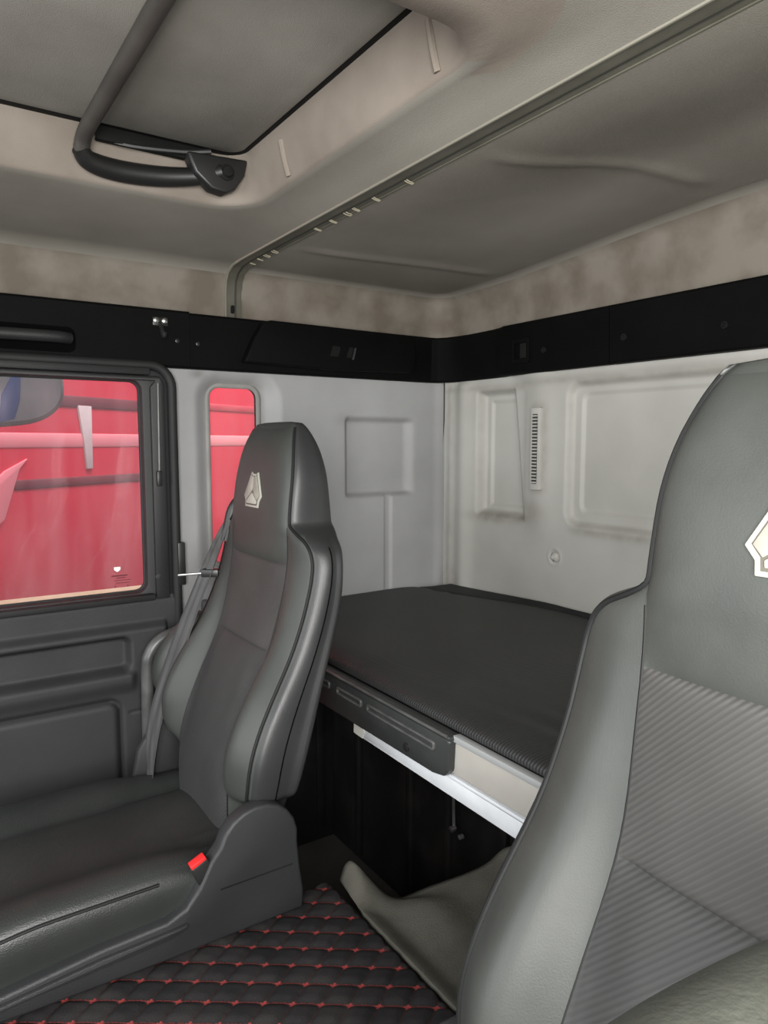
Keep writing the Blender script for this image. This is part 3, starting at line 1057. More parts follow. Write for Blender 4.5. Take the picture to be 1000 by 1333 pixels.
def section(z):
    """half cross-section (lateral, x) of the backrest from centre front round to centre back"""
    xf, xb, w = interp(XF, z), interp(XB, z), interp(HW, z)
    k = smooth(1.288, 1.262, z)
    xbs, e, bul = interp(XBS, z), interp(EP, z), interp(BUL, z)
    th = xb - xf
    Hd = [(0, xf), (0.45 * w, xf), (0.82 * w, xf + 0.002), (0.93 * w, xf + 0.008), (0.985 * w, xf + 0.2 * th), (w, xf + 0.45 * th), (0.97 * w, xb - 0.2 * th), (0.80 * w, xb - 0.05 * th), (0, xb)]
    sp = w - 0.016
    pw = min(0.128, 0.62 * w)
    d = sp - pw
    B = [(0, xf), (0.6 * pw, xf + 0.001), (pw, xf + 0.004), (pw + 0.5 * d, xf + 0.5 * e - bul), (sp, xf + e), (w, xf + e + 0.020), (w - 0.001, lerp(xf + e, xbs, 0.75)), (w - 0.022, xbs + 0.012), (0, xb)]
    return [(lerp(a[0], b[0], k), lerp(a[1], b[1], k)) for a, b in zip(Hd, B)]


NS = 5
_sec = {}


def half(z):
    z = round(z, 5)
    if z not in _sec:
        P = [Vector((s, x, 0)) for s, x in section(z)]
        P = [Vector((-P[1].x, P[1].y, 0))] + P
        c = catmull(P, NS)[NS:]
        _sec[z] = [(p.x, p.y) for p in c]
    return _sec[z]


def front_x(s, z):
    s = abs(s)
    h = half(z)
    for (s0, x0), (s1, x1) in zip(h, h[1:]):
        if s0 <= s <= s1 and s1 > s0:
            return lerp(x0, x1, (s - s0) / (s1 - s0))
        if s1 < s0:
            break
    return h[len(h) // 2][1]


ZS = rng(0.645, 0.77, 0.02) + rng(0.778, 0.84, 0.005) + rng(0.85, 1.21, 0.02) + rng(1.218, 1.30, 0.005) + rng(1.31, 1.44, 0.013) + rng(1.447, 1.487, 0.005)


def make_seat(m, org, label, ztop=None):
    """m = +1: outboard side is +y (passenger); -1: mirrored (driver).  Built at the passenger's place and moved."""
    BY = 1.365
    D = Vector(org) - Vector((0.45, BY, 0.6))
    root = thing('truck_seat', org, label, 'seat', 'front seats')

    def P(x, s, z):
        return Vector((x, BY + m * s, z)) + D

    def pf(poly, s0, s1, bev=0.0, seg=2):
        """prism in the x-z plane between lateral offsets s0, s1"""
        a, b = BY + m * s0 + D.y, BY + m * s1 + D.y
        return prism([(x + D.x, z + D.z) for x, z in poly], 1, a, b, bev, seg)

    # --- backrest body
    bm = bmesh.new()
    rings = []
    for z in ZS:
        h = half(z)
        loop_ = [(s, x) for s, x in h] + [(-s, x) for s, x in h[-2:0:-1]]
        rings.append([bm.verts.new(P(x, s, z)) for s, x in loop_])
    n = len(rings[0])
    nh = len(half(ZS[0]))
    for A, B in zip(rings, rings[1:]):
        for j in range(n):
            f = bm.faces.new((A[j], A[(j + 1) % n], B[(j + 1) % n], B[j]))
            jj = min(j, n - 1 - j)
            zmid = (A[j].co.z + B[j].co.z) / 2 - D.z
            side = jj >= (4 * NS + 1 if zmid < 1.275 else 3 * NS + 2)
            f.material_index = 1 if side else 0
    bm.faces.new(rings[0][::-1])
    # crowned top
    top = rings[-1]
    c = sum((v.co for v in top), Vector()) / n
    inner = [bm.verts.new(c + (v.co - c) * 0.6 + Vector((0, 0, 0.003))) for v in top]
    for j in range(n):
        bm.faces.new((top[j], top[(j + 1) % n], inner[(j + 1) % n], inner[j]))
    bm.faces.new(inner)
    back = finish('backrest', bm, [M_LEATH, M_SIDEL], root, angle=65)
    # piping along the bolster edges
    for sgn in (1, -1):
        pts = []
        for z in ZS:
            if z < 0.78 or z > 1.478:
                continue
            h = half(z)
            k = smooth(1.288, 1.262, z)
            q = lerp(3.0 * NS, 4.0 * NS, k)
            i0 = int(math.floor(q))
            i1 = min(i0 + 1, len(h) - 1)
            f_ = q - i0
            pts.append(P(lerp(h[i0][1], h[i1][1], f_) - 0.001, sgn * lerp(h[i0][0], h[i1][0], f_), z))
        finish('piping', tube(pts, 0.0032, 8), M_PIPE, back)

    def patch(name, z0, z1, hw, lift, mat, sag0=0.0, sag1=0.0, parent=root, eu=12, ev=24, crown=0.0):
        bm = bmesh.new()
        us = [math.sin(math.pi / 2 * (i / 20 - 1)) for i in range(41)]
        vs = [0.5 - 0.5 * math.cos(math.pi * i / 44) for i in range(45)]

        def fn(u, v):
            zb, zt = z0 + sag0 * (1 - u * u), z1 + sag1 * (1 - u * u)
            z = lerp(zb, zt, v)
            s = u * hw(z)
            vv = 2 * v - 1
            off = 0.0008 + lift * (1 - abs(u) ** eu) * (1 - abs(vv) ** ev) + crown * (1 - u * u) * (1 - vv * vv)
            return P(front_x(s, z) - off, s, z)
        hf(us, vs, fn, bm=bm)
        return finish(name, bm, mat, parent, angle=70)

    patch('headrest_pad', 1.2130, 1.477, lambda z: min(0.137, 0.935 * interp(HW, z)), 0.0075, M_LEATH, sag0=-0.001, eu=7, ev=9, crown=0.002)
    patch('center_panel', 1.0455, 1.2130, lambda z: lerp(0.129, 0.137, smooth(1.05, 1.2, z)), 0.004, M_RIB, sag0=0.001, sag1=-0.001)
    patch('lumbar_panel', 0.655, 1.0455, lambda z: lerp(0.140, 0.129, smooth(0.70, 1.04, z)), 0.006, M_LUMB, sag1=0.001)
    # stitched seams either side of the centre panels and along the shell side
    for sgn in (1, -1):
        pts = []
        for z in rng(0.66, 1.27, 0.015):
            hw = 0.1375 if z > 1.2 else (lerp(0.129, 0.137, smooth(1.05, 1.2, z)) if z > 1.044 else lerp(0.140, 0.129, smooth(0.70, 1.04, z)))
            pts.append(P(front_x(hw, z) + 0.0006, sgn * (hw + 0.001), z))
        finish('seam', tube(pts, 0.0020, 6), M_PIPE, back)
        pts = []
        for z in ZS:
            if 0.80 < z < 1.255:
                h = half(z)
                q = int(5.6 * NS)
                pts.append(P(h[q][1], sgn * (h[q][0] + 0.0006), z))
        finish('seam', tube(pts, 0.0012, 6), M_VOID, back)

    # --- emblem on the headrest
    ez = 1.352
    sl = (front_x(0, ez + 0.03) - front_x(0, ez - 0.03)) / 0.06

    def eb(poly, h0, h1, bev=0.0):
        bm = prism(poly, 0, -h1, -h0, bev)       # axes: y, z ; x = -height
        for v in bm.verts:
            yy, zz, hh = v.co.y, v.co.z, v.co.x
            v.co = P(front_x(0, ez) + sl * zz - 0.0100 + hh, yy, ez + zz)
        return bm
    rim = [(-0.0155, 0.036), (-0.009, 0.032), (0.009, 0.032), (0.0155, 0.036), (0.0425, -0.013), (0.033, -0.024), (0.0315, -0.036), (-0.0315, -0.036), (-0.033, -0.024), (-0.0425, -0.013)]
    em = finish('emblem', eb(rim, 0.0, 0.003, 0.0008), M_EMBR, root)
    inr = [(y * 0.86, z * 0.88) for y, z in rim]
    finish('emblem_ground', eb(inr, 0.002, 0.0034), M_EMBD, em)
    finish('emblem_wing', eb([(-0.0125, 0.029), (-0.001, 0.026), (-0.0015, 0.0), (-0.008, -0.008), (-0.026, -0.021), (-0.035, -0.0115)], 0.003, 0.0048, 0.0004), M_EMBL, em)
    finish('emblem_wing', eb([(0.0125, 0.029), (0.001, 0.026), (0.0015, 0.0), (0.008, -0.008), (0.026, -0.021), (0.035, -0.0115)], 0.003, 0.0048, 0.0004), M_EMBL, em)
    finish('emblem_wing', eb([(-0.0245, -0.023), (-0.007, -0.0105), (0.0, -0.0065), (0.007, -0.0105), (0.0245, -0.023), (0.0235, -0.0285), (-0.0235, -0.0285)], 0.003, 0.0048, 0.0004), M_EMBR, em)

    # --- cushion: lofted cross-sections along x
    base = [(-0.235, 0.575), (-0.248, 0.60), (-0.252, 0.650), (-0.252, 0.700), (-0.245, 0.727), (-0.228, 0.742), (-0.200, 0.746), (-0.165, 0.735), (-0.115, 0.710), (-0.05, 0.702), (0.03, 0.699), (0.10, 0.692), (0.135, 0.684),
            (0.160, 0.690), (0.195, 0.702), (0.235, 0.702), (0.265, 0.685), (0.275, 0.650), (0.270, 0.60), (0.255, 0.575)]
    bm = bmesh.new()
    rows = []
    stations = rng(-0.10, 0.02, 0.02) + rng(0.05, 0.44, 0.03) + [0.46, 0.48]
    for x in stations:
        f = smooth(-0.105, -0.01, x)
        dz = -0.014 * smooth(0.14, -0.02, x)
        rise = 0.020 * smooth(0.30, 0.46, x)
        row = []
        pts = [Vector((s, z, 0)) for s, z in base]
        cc = catmull(pts, 3)
        for p in cc:
            s, z = p.x, p.y
            zz = z
            if z > 0.66:
                zz = z + dz
                if abs(s) < 0.14:
                    zz += rise * (1 - (s / 0.14) ** 2)
                else:
                    zz -= 0.022 * smooth(0.30, 0.46, x) * (1 if s < 0 else 0.8)
            zz = lerp(0.63, zz, 0.35 + 0.65 * math.sqrt(max(0, f)))
            row.append(bm.verts.new(P(x, s * (0.93 + 0.07 * f), zz)))
        rows.append(row)
    nn = len(rows[0])
    for A, B in zip(rows, rows[1:]):
        for j in range(nn):
            f = bm.faces.new((A[j], A[(j + 1) % nn], B[(j + 1) % nn], B[j]))
            f.material_index = 1 if (j < 14 or j > nn - 10) else 0
    bm.faces.new(rows[0])
    bm.faces.new(rows[-1][::-1])
    cu = finish('seat_cushion', bm, [M_CUSH, M_CUSHV], root, angle=70)
    pts = [P(x, -0.2475, 0.727 - 0.014 * smooth(0.14, -0.02, x)) for x in rng(-0.02, 0.30, 0.02)]
    finish('piping', tube(pts, 0.0028, 8), M_PIPE, cu)
    # upholstery seam across the rear of the cushion
    pts = [P(0.405, s, 0.712 + 0.0165 * (1 - (s / 0.14) ** 2) - 0.004 * abs(s) / 0.14) for s in rng(-0.11, 0.11, 0.02)]

    # --- plastic shroud with recliner cover (inboard side)
    arc = [(0.468 + 0.074 * math.cos(a), 0.750 + 0.074 * math.sin(a)) for a in [math.radians(165 - 17.5 * k) for k in range(11)]]
    poly = [(-0.06, 0.640), (0.05, 0.652), (0.20, 0.668), (0.305, 0.672), (0.336, 0.684), (0.360, 0.712), (0.380, 0.750)] + arc + [(0.545, 0.690), (0.552, 0.640), (0.55, 0.607), (0.30, 0.607), (0.10, 0.612), (-0.06, 0.620)]
    bm = pf(poly, -0.272, -0.240, 0.006, 3)
    sh = finish('side_shroud', bm, M_PLAST, root, angle=35)
    bm = pf([(-0.04, 0.628), (0.10, 0.638), (0.31, 0.646), (0.335, 0.654), (0.338, 0.662), (0.31, 0.660), (0.20, 0.657), (0.05, 0.643), (-0.04, 0.634)], -0.279, -0.268, 0.003)
    finish('shroud_ledge', bm, M_PLAST, sh)
    bm = pf([(0.395, 0.6965), (0.53, 0.6965), (0.53, 0.699), (0.395, 0.699)], -0.2727, -0.271)
    finish('shroud_joint', bm, M_BLACK, sh)
    # outboard recliner
    bm = pf([(0.38, 0.64), (0.40, 0.74), (0.44, 0.80), (0.50, 0.80), (0.54, 0.74), (0.54, 0.62)], 0.262, 0.285, 0.008)
    finish('side_shroud', bm, M_PLAST, root, angle=35)
    # base under the cushion
    bm = pf([(-0.02, 0.22), (0.52, 0.22), (0.53, 0.60), (-0.04, 0.60)], -0.19, 0.20, 0.01)
    finish('seat_base', bm, M_BLKP, root)

    # --- buckle between cushion and shroud
    rot = Matrix.Rotation(math.radians(-24), 3, 'Y')
    c = P(0.372, -0.258, 0.728)
    bm = box(c - Vector((0.016, 0.010, 0.045)), c + Vector((0.016, 0.010, 0.026)), 0.004, rot=rot, about=c)
    bk = finish('buckle', bm, M_BLKP, root)
    c2 = c + rot @ Vector((0, 0, 0.027))
    bm = box(c2 - Vector((0.014, 0.0085, 0.005)), c2 + Vector((0.014, 0.0085, 0.004)), 0.002, rot=rot, about=c2)
    tag(finish('buckle_button', bm, M_RED, bk), 'red release button')
    if m > 0:
        # --- seat belt hanging down the outboard side
        ctr = catmull([P(0.606, 0.168, 1.285), P(0.588, 0.180, 1.245), P(0.558, 0.208, 1.15), P(0.500, 0.220, 1.00), P(0.452, 0.226, 0.865), P(0.428, 0.238, 0.75), P(0.418, 0.252, 0.63)], 8)
        bm = bmesh.new()
        A0 = None
        nC = len(ctr)
        rows = []
        for i, p in enumerate(ctr):
            t = i / (nC - 1)
            w = lerp(0.011, 0.032, smooth(0.0, 0.6, t))
            dirw = Vector((lerp(-0.3, -0.10, t), lerp(0.9, 0.99, t), 0)).normalized()
            nrm = Vector((-dirw.y, dirw.x, 0))
            row = []
            for k in range(9):
                q = k / 4 - 1
                fold = 0.005 * math.cos(q * 6.5) * smooth(0, 0.3, t)
                row.append(bm.verts.new(p + dirw * (q * w) + nrm * (fold + 0.003)))
            rows.append(row)
        for A, B in zip(rows, rows[1:]):
            for j in range(8):
                bm.faces.new((A[j], A[j + 1], B[j + 1], B[j]))
        bl = finish('seat_belt', bm, M_BELT, root, angle=80)
        so = bl.modifiers.new('thick', 'SOLIDIFY')
        so.thickness = 0.0015
        c = P(0.560, 0.205, 1.150)
        bm = box(c + Vector((-0.075, 0.000, -0.004)), c + Vector((0.030, 0.010, 0.001)), 0.0015, rot=Matrix.Rotation(math.radians(-34), 3, 'Z') @ Matrix.Rotation(math.radians(-5), 3, 'Y'), about=c)
        finish('belt_tongue', bm, M_STEEL, bl)
        bm = box(c + Vector((-0.018, -0.012, -0.010)), c + Vector((0.022, 0.012, 0.008)), 0.003, rot=Matrix.Rotation(math.radians(-34), 3, 'Z'), about=c)
        finish('tongue_grip', bm, M_BLKP, bl)
        bm = tube([P(0.655, 0.150, 1.325), P(0.625, 0.164, 1.320), P(0.606, 0.172, 1.295), P(0.597, 0.176, 1.255), P(0.590, 0.180, 1.225)], 0.013, 10, n=4, r2=0.009)
        finish('belt_guide', bm, M_BLKP, root)
        bm = tube([P(0.560, 0.262, 1.04), P(0.530, 0.275, 1.00), P(0.500, 0.285, 0.95), P(0.485, 0.290, 0.90), P(0.490, 0.285, 0.865), P(0.505, 0.275, 0.845)], 0.03, 14, n=5,
                  radii=lambda t: 0.012 + 0.030 * math.sin(math.pi * min(1, max(0, t * 0.96 + 0.02))) ** 0.8)
        finish('side_pad', bm, M_LEATH, root, angle=80)
    else:
        # --- padded armrest, raised
        pts = [(0.455, 0.045, 1.10), (0.430, 0.090, 1.145), (0.375, 0.128, 1.166), (0.28, 0.143, 1.170), (0.16, 0.145, 1.170), (0.10, 0.145, 1.170), (0.085, 0.145, 1.170)]
        bm = tube(pts, 0.05, 24, n=6, radii=lambda t: 0.048 * math.sqrt(max(0.02, 1 - max(0, (t - 0.9) / 0.105) ** 2)))
        finish('armrest', bm, M_ARM, root, angle=80)
    return root


make_seat(1, (0.45, 1.365, 0.60), 'black leather passenger seat beside the door, belt hanging down its far side')
make_seat(-1, (0.45 - 0.036, 1.365 - 1.102, 0.60 + 0.030), 'black leather driver seat close up on the right, ribbed backrest panel and raised armrest')

# ------------------------------------------------------------------ bunk: mattress


def mat_top(x, y):
    z = 0.972 + 0.010 * smooth(1.9, 1.2, y)
    z += 0.004 * math.sin(6 * x + 3 * y) * 0.4
    # wrinkles near the front
    w = smooth(1.15, 0.80, y) * smooth(0.76, 0.82, x) * smooth(1.05, 0.9, x)
    z += 0.0022 * w * math.sin(95 * (x + 0.22 * y) + 2 * math.sin(11 * y)) * (0.5 + 0.5 * math.sin(17 * y + 9 * x))
    # front edge rolls over
    if x < 0.83:
        k = (0.83 - x) / 0.075
        z -= 0.020 * (1 - math.sqrt(max(0.0, 1 - min(1, k) ** 2)))
    # shallow seam in front of the rear strip
    xc = 1.385 + 0.10 * smooth(1.85, 1.30, y)
    z -= 0.004 * math.exp(-((x - xc) / 0.006) ** 2)
    z += 0.012 * smooth(xc, 1.49, x) * smooth(1.9, 1.3, y)
    z -= 0.016 * smooth(1.83, 1.895, y) * smooth(1.3, 1.5, x)
    return z


mt = thing('bunk_mattress', (1.12, 0.9, 0.9558), 'flat black ribbed cloth mattress on the bunk behind the seats', 'mattress')
xs = rng(0.7551, 0.83, 0.005) + rng(0.836, 1.08, 0.006) + rng(1.09, 1.40, 0.012) + rng(1.404, 1.49, 0.005)
ys = rng(-0.15, 0.6, 0.03) + rng(0.608, 1.882, 0.008)


def xcrease(y):
    return 1.385 + 0.10 * smooth(1.85, 1.30, y)


bm = hf(xs, ys, lambda x, y: (x, y, mat_top(x, y)), matfn=lambda x, y: 1 if x > xcrease(y) else 0)
# skirt down to the base
bnd = [e for e in bm.edges if len(e.link_faces) == 1]
ex = bmesh.ops.extrude_edge_only(bm, edges=bnd)
for g in ex['geom']:
    if isinstance(g, bmesh.types.BMVert):
        g.co.z = 0.9558
bmesh.ops.holes_fill(bm, edges=[e for e in bm.edges if len(e.link_faces) == 1], sides=0)
finish('mattress_cover', bm, [M_MATT, M_MATB], mt, angle=60)

bf = thing('bunk_bed', (0.75, 0.8, 0.84), 'bunk front rail of black bracket, beige panel and white bar under the mattress', 'bunk frame')
bm = box((0.765, -0.15, 0.925), (1.495, 1.88, 0.9545), 0.004)
finish('base_board', bm, M_UNDER, bf)
# pressed black bracket
poly = rrect(0.897, 1.70, 0.872, 0.956, 0.012, 4)
poly = [(0.905, 0.9535), (1.70, 0.9535), (1.70, 0.868), (0.945, 0.874), (0.912, 0.880), (0.900, 0.893), (0.897, 0.945)]
bm = prism(poly, 0, 0.728, 0.748, 0.004, 3)
box((0.728, 0.897, 0.9445), (0.754, 1.70, 0.9548), 0.004, bm=bm)
bk = finish('front_bracket', bm, M_BRKT, bf, angle=40)
bm = tube([(0.7295, 0.905, 0.9530), (0.7295, 1.70, 0.9530)], 0.0028, 8)
finish('edge_highlight', bm, M_GRAB, bk)  # lighter tube stands for the highlight along the bracket's top flange
for y0, y1 in ((0.935, 1.155), (1.175, 1.275), (1.305, 1.38)):
    bm = prism(rrect(y0, y1, 0.917, 0.934, 0.006), 0, 0.7235, 0.7295, 0.0022, holes=[rrect(y0 + 0.005, y1 - 0.005, 0.922, 0.9295, 0.0035)])
    finish('pressed_slot', bm, M_GRAB, bk)
bm = lathe([(0, 0.008), (-0.003, 0.008), (-0.004, 0.004)], (0.7285, 1.02, 0.893), 'x', 14)
finish('screw', bm, M_BLKP, bk)
bm = prism(rrect(0.682, 1.00, 0.884, 0.942, 0.014, 6), 0, 0.742, 0.760, 0.003)
finish('beige_panel', bm, M_BEIGE, bf)
bm = prism([(0.30, 0.880), (1.222, 0.876), (1.226, 0.870), (1.226, 0.846), (1.218, 0.842), (0.30, 0.840)], 0, 0.742, 0.766, 0.003)
bm = box((0.742, 0.30, 0.872), (0.80, 1.20, 0.8805), 0.002, bm=bm)
wb = finish('white_bar', bm, M_WHITE, bf)
bm = prism([(1.185, 0.8785), (1.228, 0.8775), (1.229, 0.8445), (1.196, 0.843), (1.192, 0.852), (1.188, 0.858), (1.194, 0.866)], 0, 0.7405, 0.744)
finish('bare_end', bm, M_VENT, wb)
bm = prism(rrect(-0.15, 0.902, 0.9435, 0.9550, 0.003), 0, 0.738, 0.7545, 0.002)
finish('edge_strip', bm, M_ALU, bf)

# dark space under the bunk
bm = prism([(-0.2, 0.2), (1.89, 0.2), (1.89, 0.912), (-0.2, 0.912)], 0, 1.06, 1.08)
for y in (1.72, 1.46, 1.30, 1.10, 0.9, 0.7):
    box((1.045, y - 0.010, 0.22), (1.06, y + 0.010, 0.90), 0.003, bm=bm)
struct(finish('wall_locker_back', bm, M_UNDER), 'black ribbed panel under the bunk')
cb = thing('hanging_bolt', (1.03, 1.23, 0.48), 'thin grey rod with a shiny bolt end in the dark under the bunk', 'bolt')
bm = tube([(1.035, 1.26, 0.90), (1.035, 1.258, 0.62), (1.035, 1.255, 0.535)], 0.004, 8)
finish('bolt_rod', bm, M_GRAB, cb)
bm = lathe([(-0.010, 0.004), (-0.008, 0.008), (0.004, 0.008), (0.008, 0.004)], (1.033, 1.255, 0.528), 'x', 12)
finish('bolt_head', bm, M_STEEL, cb)
bm = lathe([(-0.008, 0.003), (-0.006, 0.006), (0.004, 0.006)], (1.033, 1.225, 0.522), 'x', 12)
finish('bolt_head', bm, M_GRAB, cb)

# ------------------------------------------------------------------ floor, quilted mat, carpet
bm = box((-0.5, -0.2, 0.16), (XR, YS, 0.2))
bm2 = prism([(-1.05, -1.0), (-0.45, -1.0), (-0.45, 1.95), (-0.62, 1.95), (-0.85, 1.05), (-1.05, 1.05)], 1, 1.86, 1.95, 0.01)  # unseen pillar, put in to block red bounce from the truck
struct(finish('wall_added_pillar', bm2, M_DFRAME), 'unseen dark front pillar ahead of the door')
struct(finish('floor', bm, M_FLOOR, smooth_shade=False), 'dark cab floor')
bm = prism([(-0.5, 0.2), (0.66, 0.2), (0.655, 0.57), (0.63, 0.585), (-0.5, 0.585)], 1, 0.45, 1.145, 0.01)
struct(finish('floor_tunnel', bm, M_FLOOR), 'raised engine tunnel under the quilted mat')

A_, B_ = Vector((0.036, -0.025)), Vector((0.036, 0.025))
O_ = Vector((0.223, 1.113))
det = A_.x * B_.y - A_.y * B_.x


def lattice(x, y):
    dx, dy = x - O_.x, y - O_.y
    return ((dx * B_.y - dy * B_.x) / det, (A_.x * dy - A_.y * dx) / det)


def quilt_z(x, y):
    i, j = lattice(x, y)
    di, dj = abs(i - round(i)), abs(j - round(j))
    z = 0.592 + 0.008 * (min(di, 0.28) / 0.28) ** 0.5 * (min(dj, 0.28) / 0.28) ** 0.5
    return z + 0.003 * math.sin(9 * x + 5 * y)


def mat_y(x, v):         # v 0..1 across; the mat tucks in under the seat
    return lerp(0.45, 1.152, v)


xs = rng(-0.12, 0.642, 0.0035)
ys = rng(0.62, 1.15, 0.0035)
bm = hf(xs, ys, lambda x, y: (x, y, quilt_z(x, y) - 0.012 * smooth(0.63, 0.642, x)), uvfn=lambda x, y: lattice(x, y))
bnd = [e for e in bm.edges if len(e.link_faces) == 1]
ex = bmesh.ops.extrude_edge_only(bm, edges=bnd)
for g in ex['geom']:
    if isinstance(g, bmesh.types.BMVert):
        g.co.z = 0.584
tag(finish('floor_mat', bm, M_QUILT, angle=80), 'black plush floor mat quilted in diamonds with red stitching', 'floor mat')

# moulded felt cover behind the mat
edge = [(0.640, 1.118, 0.612), (0.650, 1.112, 0.645), (0.665, 1.102, 0.650), (0.69, 1.092, 0.615), (0.72, 1.084, 0.578), (0.75, 1.070, 0.566), (0.80, 1.035, 0.590), (0.85, 1.0, 0.614), (0.89, 0.978, 0.634), (0.92, 0.955, 0.668), (0.96, 0.90, 0.690), (1.03, 0.86, 0.70)]
ec = catmull([Vector(e) for e in edge], 6)
bm = bmesh.new()
rows = []
for i, e in enumerate(ec):
    t = i / (len(ec) - 1)
    row = []
    for k in range(29):
        v = (k / 28) ** 1.3
        y = lerp(e.y, 0.30, v)
        x = e.x - 0.02 * smooth(0, 0.06, e.y - y) * (1 - smooth(0, 0.25, t)) * 0
        zin = 0.598 + 0.11 * smooth(0.80, 1.0, x) * 0.9 - 0.012 * smooth(0.64, 0.68, x) * smooth(0.76, 0.68, x)
        z = lerp(e.z, zin, smooth(0.0, 0.07, e.y - y))
        row.append(bm.verts.new((x, y, z)))
    rows.append(row)
for A, B in zip(rows, rows[1:]):
    for j in range(28):
        bm.faces.new((A[j], A[j + 1], B[j + 1], B[j]))
ca = finish('tunnel_carpet', bm, M_CARPET, angle=80)
so = ca.modifiers.new('thick', 'SOLIDIFY')
so.thickness = 0.010
so.offset = -1
tag(ca, 'grey brown felt floor cover with a curled edge between the mat and the bunk', 'carpet')

# ------------------------------------------------------------------ outside
bm = box((-12, 1.99, -1.3), (14, 30, -1.25))
struct(finish('ground', bm, M_GROUND, smooth_shade=False), 'concrete yard outside')

tr = thing('red_truck', (0.9, 3.3, -1.25), 'red vehicle with dark and pale horizontal lines parked outside the door window', 'truck')
TD = Vector((0.825, 0.565, 0))
TN = Vector((0.565, -0.825, 0))
TP = Vector((0.3, 3.0, 0))


def tp(t, z, out):
    return TP + TD * t + TN * out + Vector((0, 0, z))


def tslab(t0, t1, z0, z1, o0, o1, bev=0.01):
    bm = box((t0, o0, z0), (t1, o1, z1), bev)
    for v in bm.verts:
        v.co = tp(v.co.x, v.co.z, v.co.y)
    return bm


finish('truck_body', tslab(-0.9, 3.6, -0.6, 3.2, -1.6, 0.0, 0.04), M_TRUCK, tr)
finish('rub_line', tslab(0.05, 1.15, 1.590, 1.640, -0.01, 0.006), M_TRSTR, tr)
finish('rub_line', tslab(0.02, 1.0, 1.265, 1.305, -0.01, 0.006), M_TRSTR, tr)
finish('rub_line', tslab(1.18, 3.5, 1.615, 1.655, -0.01, 0.006), M_TRFAINT, tr)
finish('pale_band', tslab(-0.85, 3.5, 1.425, 1.485, -0.01, 0.004), M_TRPALE, tr)
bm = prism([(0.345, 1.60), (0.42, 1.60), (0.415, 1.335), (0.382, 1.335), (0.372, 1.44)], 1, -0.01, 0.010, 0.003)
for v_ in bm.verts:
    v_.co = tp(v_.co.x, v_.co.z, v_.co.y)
finish('painted_reflection', bm, M_REFLECT, tr)  # white reflection in the door glass, painted onto the truck side
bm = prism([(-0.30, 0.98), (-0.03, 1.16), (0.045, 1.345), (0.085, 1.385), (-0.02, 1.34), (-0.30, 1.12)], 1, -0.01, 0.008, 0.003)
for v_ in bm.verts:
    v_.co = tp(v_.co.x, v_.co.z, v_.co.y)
finish('painted_reflection', bm, M_TRPALE, tr)  # second pale glass reflection, also painted onto the truck side
finish('truck_skirt', tslab(-0.8, 3.4, -1.0, -0.55, -1.5, -0.1, 0.03), M_BLACK, tr)
for t in (-0.1, 2.4):
    bm = lathe([(-0.30, 0.30), (-0.28, 0.46), (-0.02, 0.46), (0.0, 0.40), (0.0, 0.25)], (0, 0, 0), 'y', 28)
    for v_ in bm.verts:
        v_.co = tp(v_.co.x + t, v_.co.z - 0.79, v_.co.y - 0.1)
    finish('wheel', bm, M_RUBBER, tr)

mi = thing('side_mirror', (0.25, 2.15, 1.49), 'rounded grey green door mirror outside the top of the window', 'mirror')
prof = []
for k in range(40):
    a = 2 * math.pi * k / 40
    ca_, sa = math.cos(a), math.sin(a)
    ex_ = 2 / 2.6
    prof.append((0.245 + 0.120 * math.copysign(abs(ca_) ** ex_, ca_), 1.575 + 0.082 * math.copysign(abs(sa) ** ex_, sa) + 0.10 * ca_ * 0.24))
bm = prism(prof, 1, 2.14, 2.22, 0.02, 3)
ms = finish('mirror_shell', bm, M_MIRG, mi)
pc = [(0.245 + (x - 0.245) * 0.90, 1.575 + (z - 1.575) * 0.86) for x, z in prof]
bm = prism(pc, 1, 2.134, 2.145, 0.002)
finish('mirror_face', bm, M_MIRS, ms)
bm = prism([(0.200, 1.50), (0.235, 1.51), (0.250, 1.56), (0.255, 1.63), (0.235, 1.63), (0.205, 1.57)], 1, 2.130, 2.136, 0.001)
finish('blue_edge', bm, M_MIRB, ms)
bm = tube([(0.10, 2.20, 1.60), (-0.1, 2.15, 1.70), (-0.35, 2.0, 1.78)], 0.018, 10, n=5)
finish('mirror_arm', bm, M_BLKP, mi)

# ------------------------------------------------------------------ light


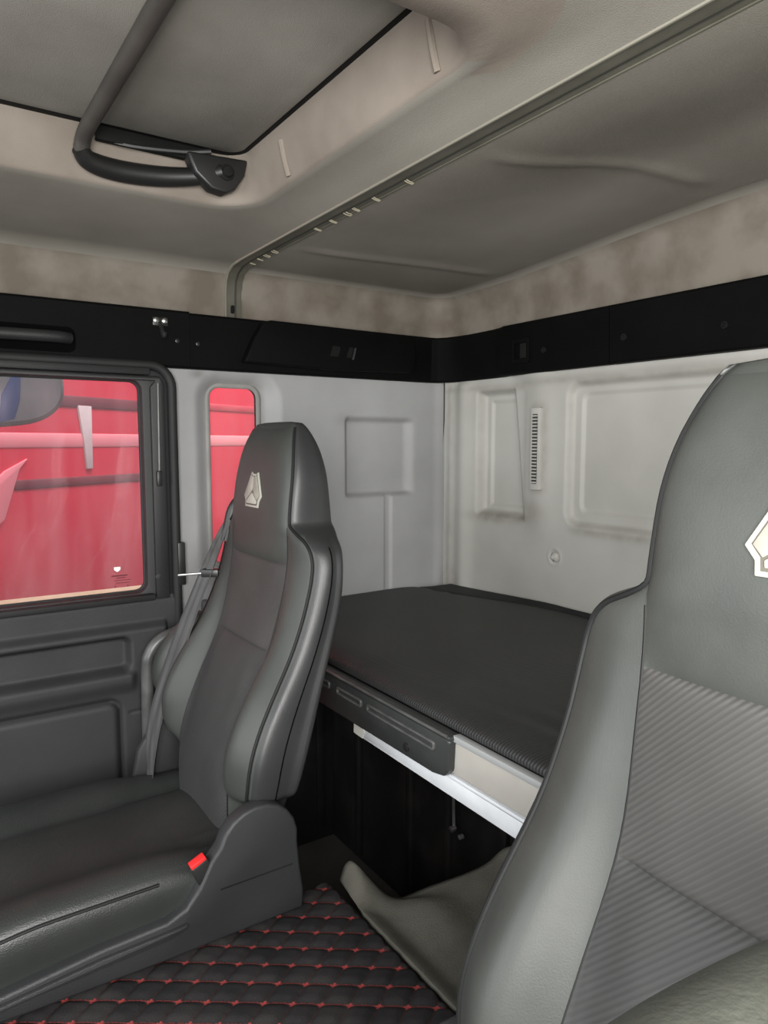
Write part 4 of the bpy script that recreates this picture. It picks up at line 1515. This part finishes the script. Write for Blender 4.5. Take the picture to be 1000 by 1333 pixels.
def area(name, loc, target, sx, sy, power, col):
    l = bpy.data.lights.new(name, 'AREA')
    l.shape = 'RECTANGLE'
    l.size, l.size_y = sx, sy
    l.energy = power
    l.color = col
    o = bpy.data.objects.new(name, l)
    COL.objects.link(o)
    o.location = loc
    d = Vector(target) - Vector(loc)
    o.rotation_euler = d.to_track_quat('-Z', 'Y').to_euler()
    return o


area('driver_door_daylight', (-0.16, -0.34, 1.46), (0.6, 0.5, 1.22), 0.8, 0.7, 58, (1.0, 0.985, 0.95))
area('windscreen_daylight', (-1.25, 0.9, 1.45), (0.6, 1.0, 1.05), 1.9, 0.9, 24, (0.97, 0.985, 1.0))
area('added_truck_fill', (1.4, 2.35, 4.2), (1.0, 3.5, 1.2), 3.0, 0.8, 230, (1.0, 1.0, 1.0))  # added lamp above the gap, there to brighten the truck outside

w = bpy.data.worlds.new('overcast')
sc.world = w
w.use_nodes = True
nt = w.node_tree
bg = nt.nodes['Background']
tcn = nt.nodes.new('ShaderNodeTexCoord')
sp_ = nt.nodes.new('ShaderNodeSeparateXYZ')
nt.links.new(tcn.outputs['Generated'], sp_.inputs[0])
rp = nt.nodes.new('ShaderNodeValToRGB')
rp.color_ramp.elements[0].position = 0.0
rp.color_ramp.elements[0].color = (0.10, 0.10, 0.10, 1)
rp.color_ramp.elements[1].position = 0.35
rp.color_ramp.elements[1].color = (0.95, 0.98, 1.0, 1)
e2 = rp.color_ramp.elements.new(0.02)
e2.color = (0.6, 0.62, 0.64, 1)
nt.links.new(sp_.outputs[2], rp.inputs['Fac'])
nt.links.new(rp.outputs['Color'], bg.inputs['Color'])
bg.inputs['Strength'].default_value = 1.05

# ------------------------------------------------------------------ camera
cam = bpy.data.cameras.new('camera')
cam.sensor_fit = 'VERTICAL'
cam.sensor_height = 36.0
cam.lens = 924.0 / 1333.0 * 36.0
cam.clip_start = 0.01
co = bpy.data.objects.new('camera', cam)
COL.objects.link(co)
yaw, pitch = math.radians(33.6), math.radians(5.66)
fw = Vector((math.sin(yaw) * math.cos(pitch), math.cos(yaw) * math.cos(pitch), -math.sin(pitch)))
co.location = (0, 0, 1.45)
co.rotation_euler = fw.to_track_quat('-Z', 'Y').to_euler()
sc.camera = co
sc.view_settings.view_transform = 'Standard'
sc.view_settings.look = 'None'
sc.view_settings.exposure = 0.0
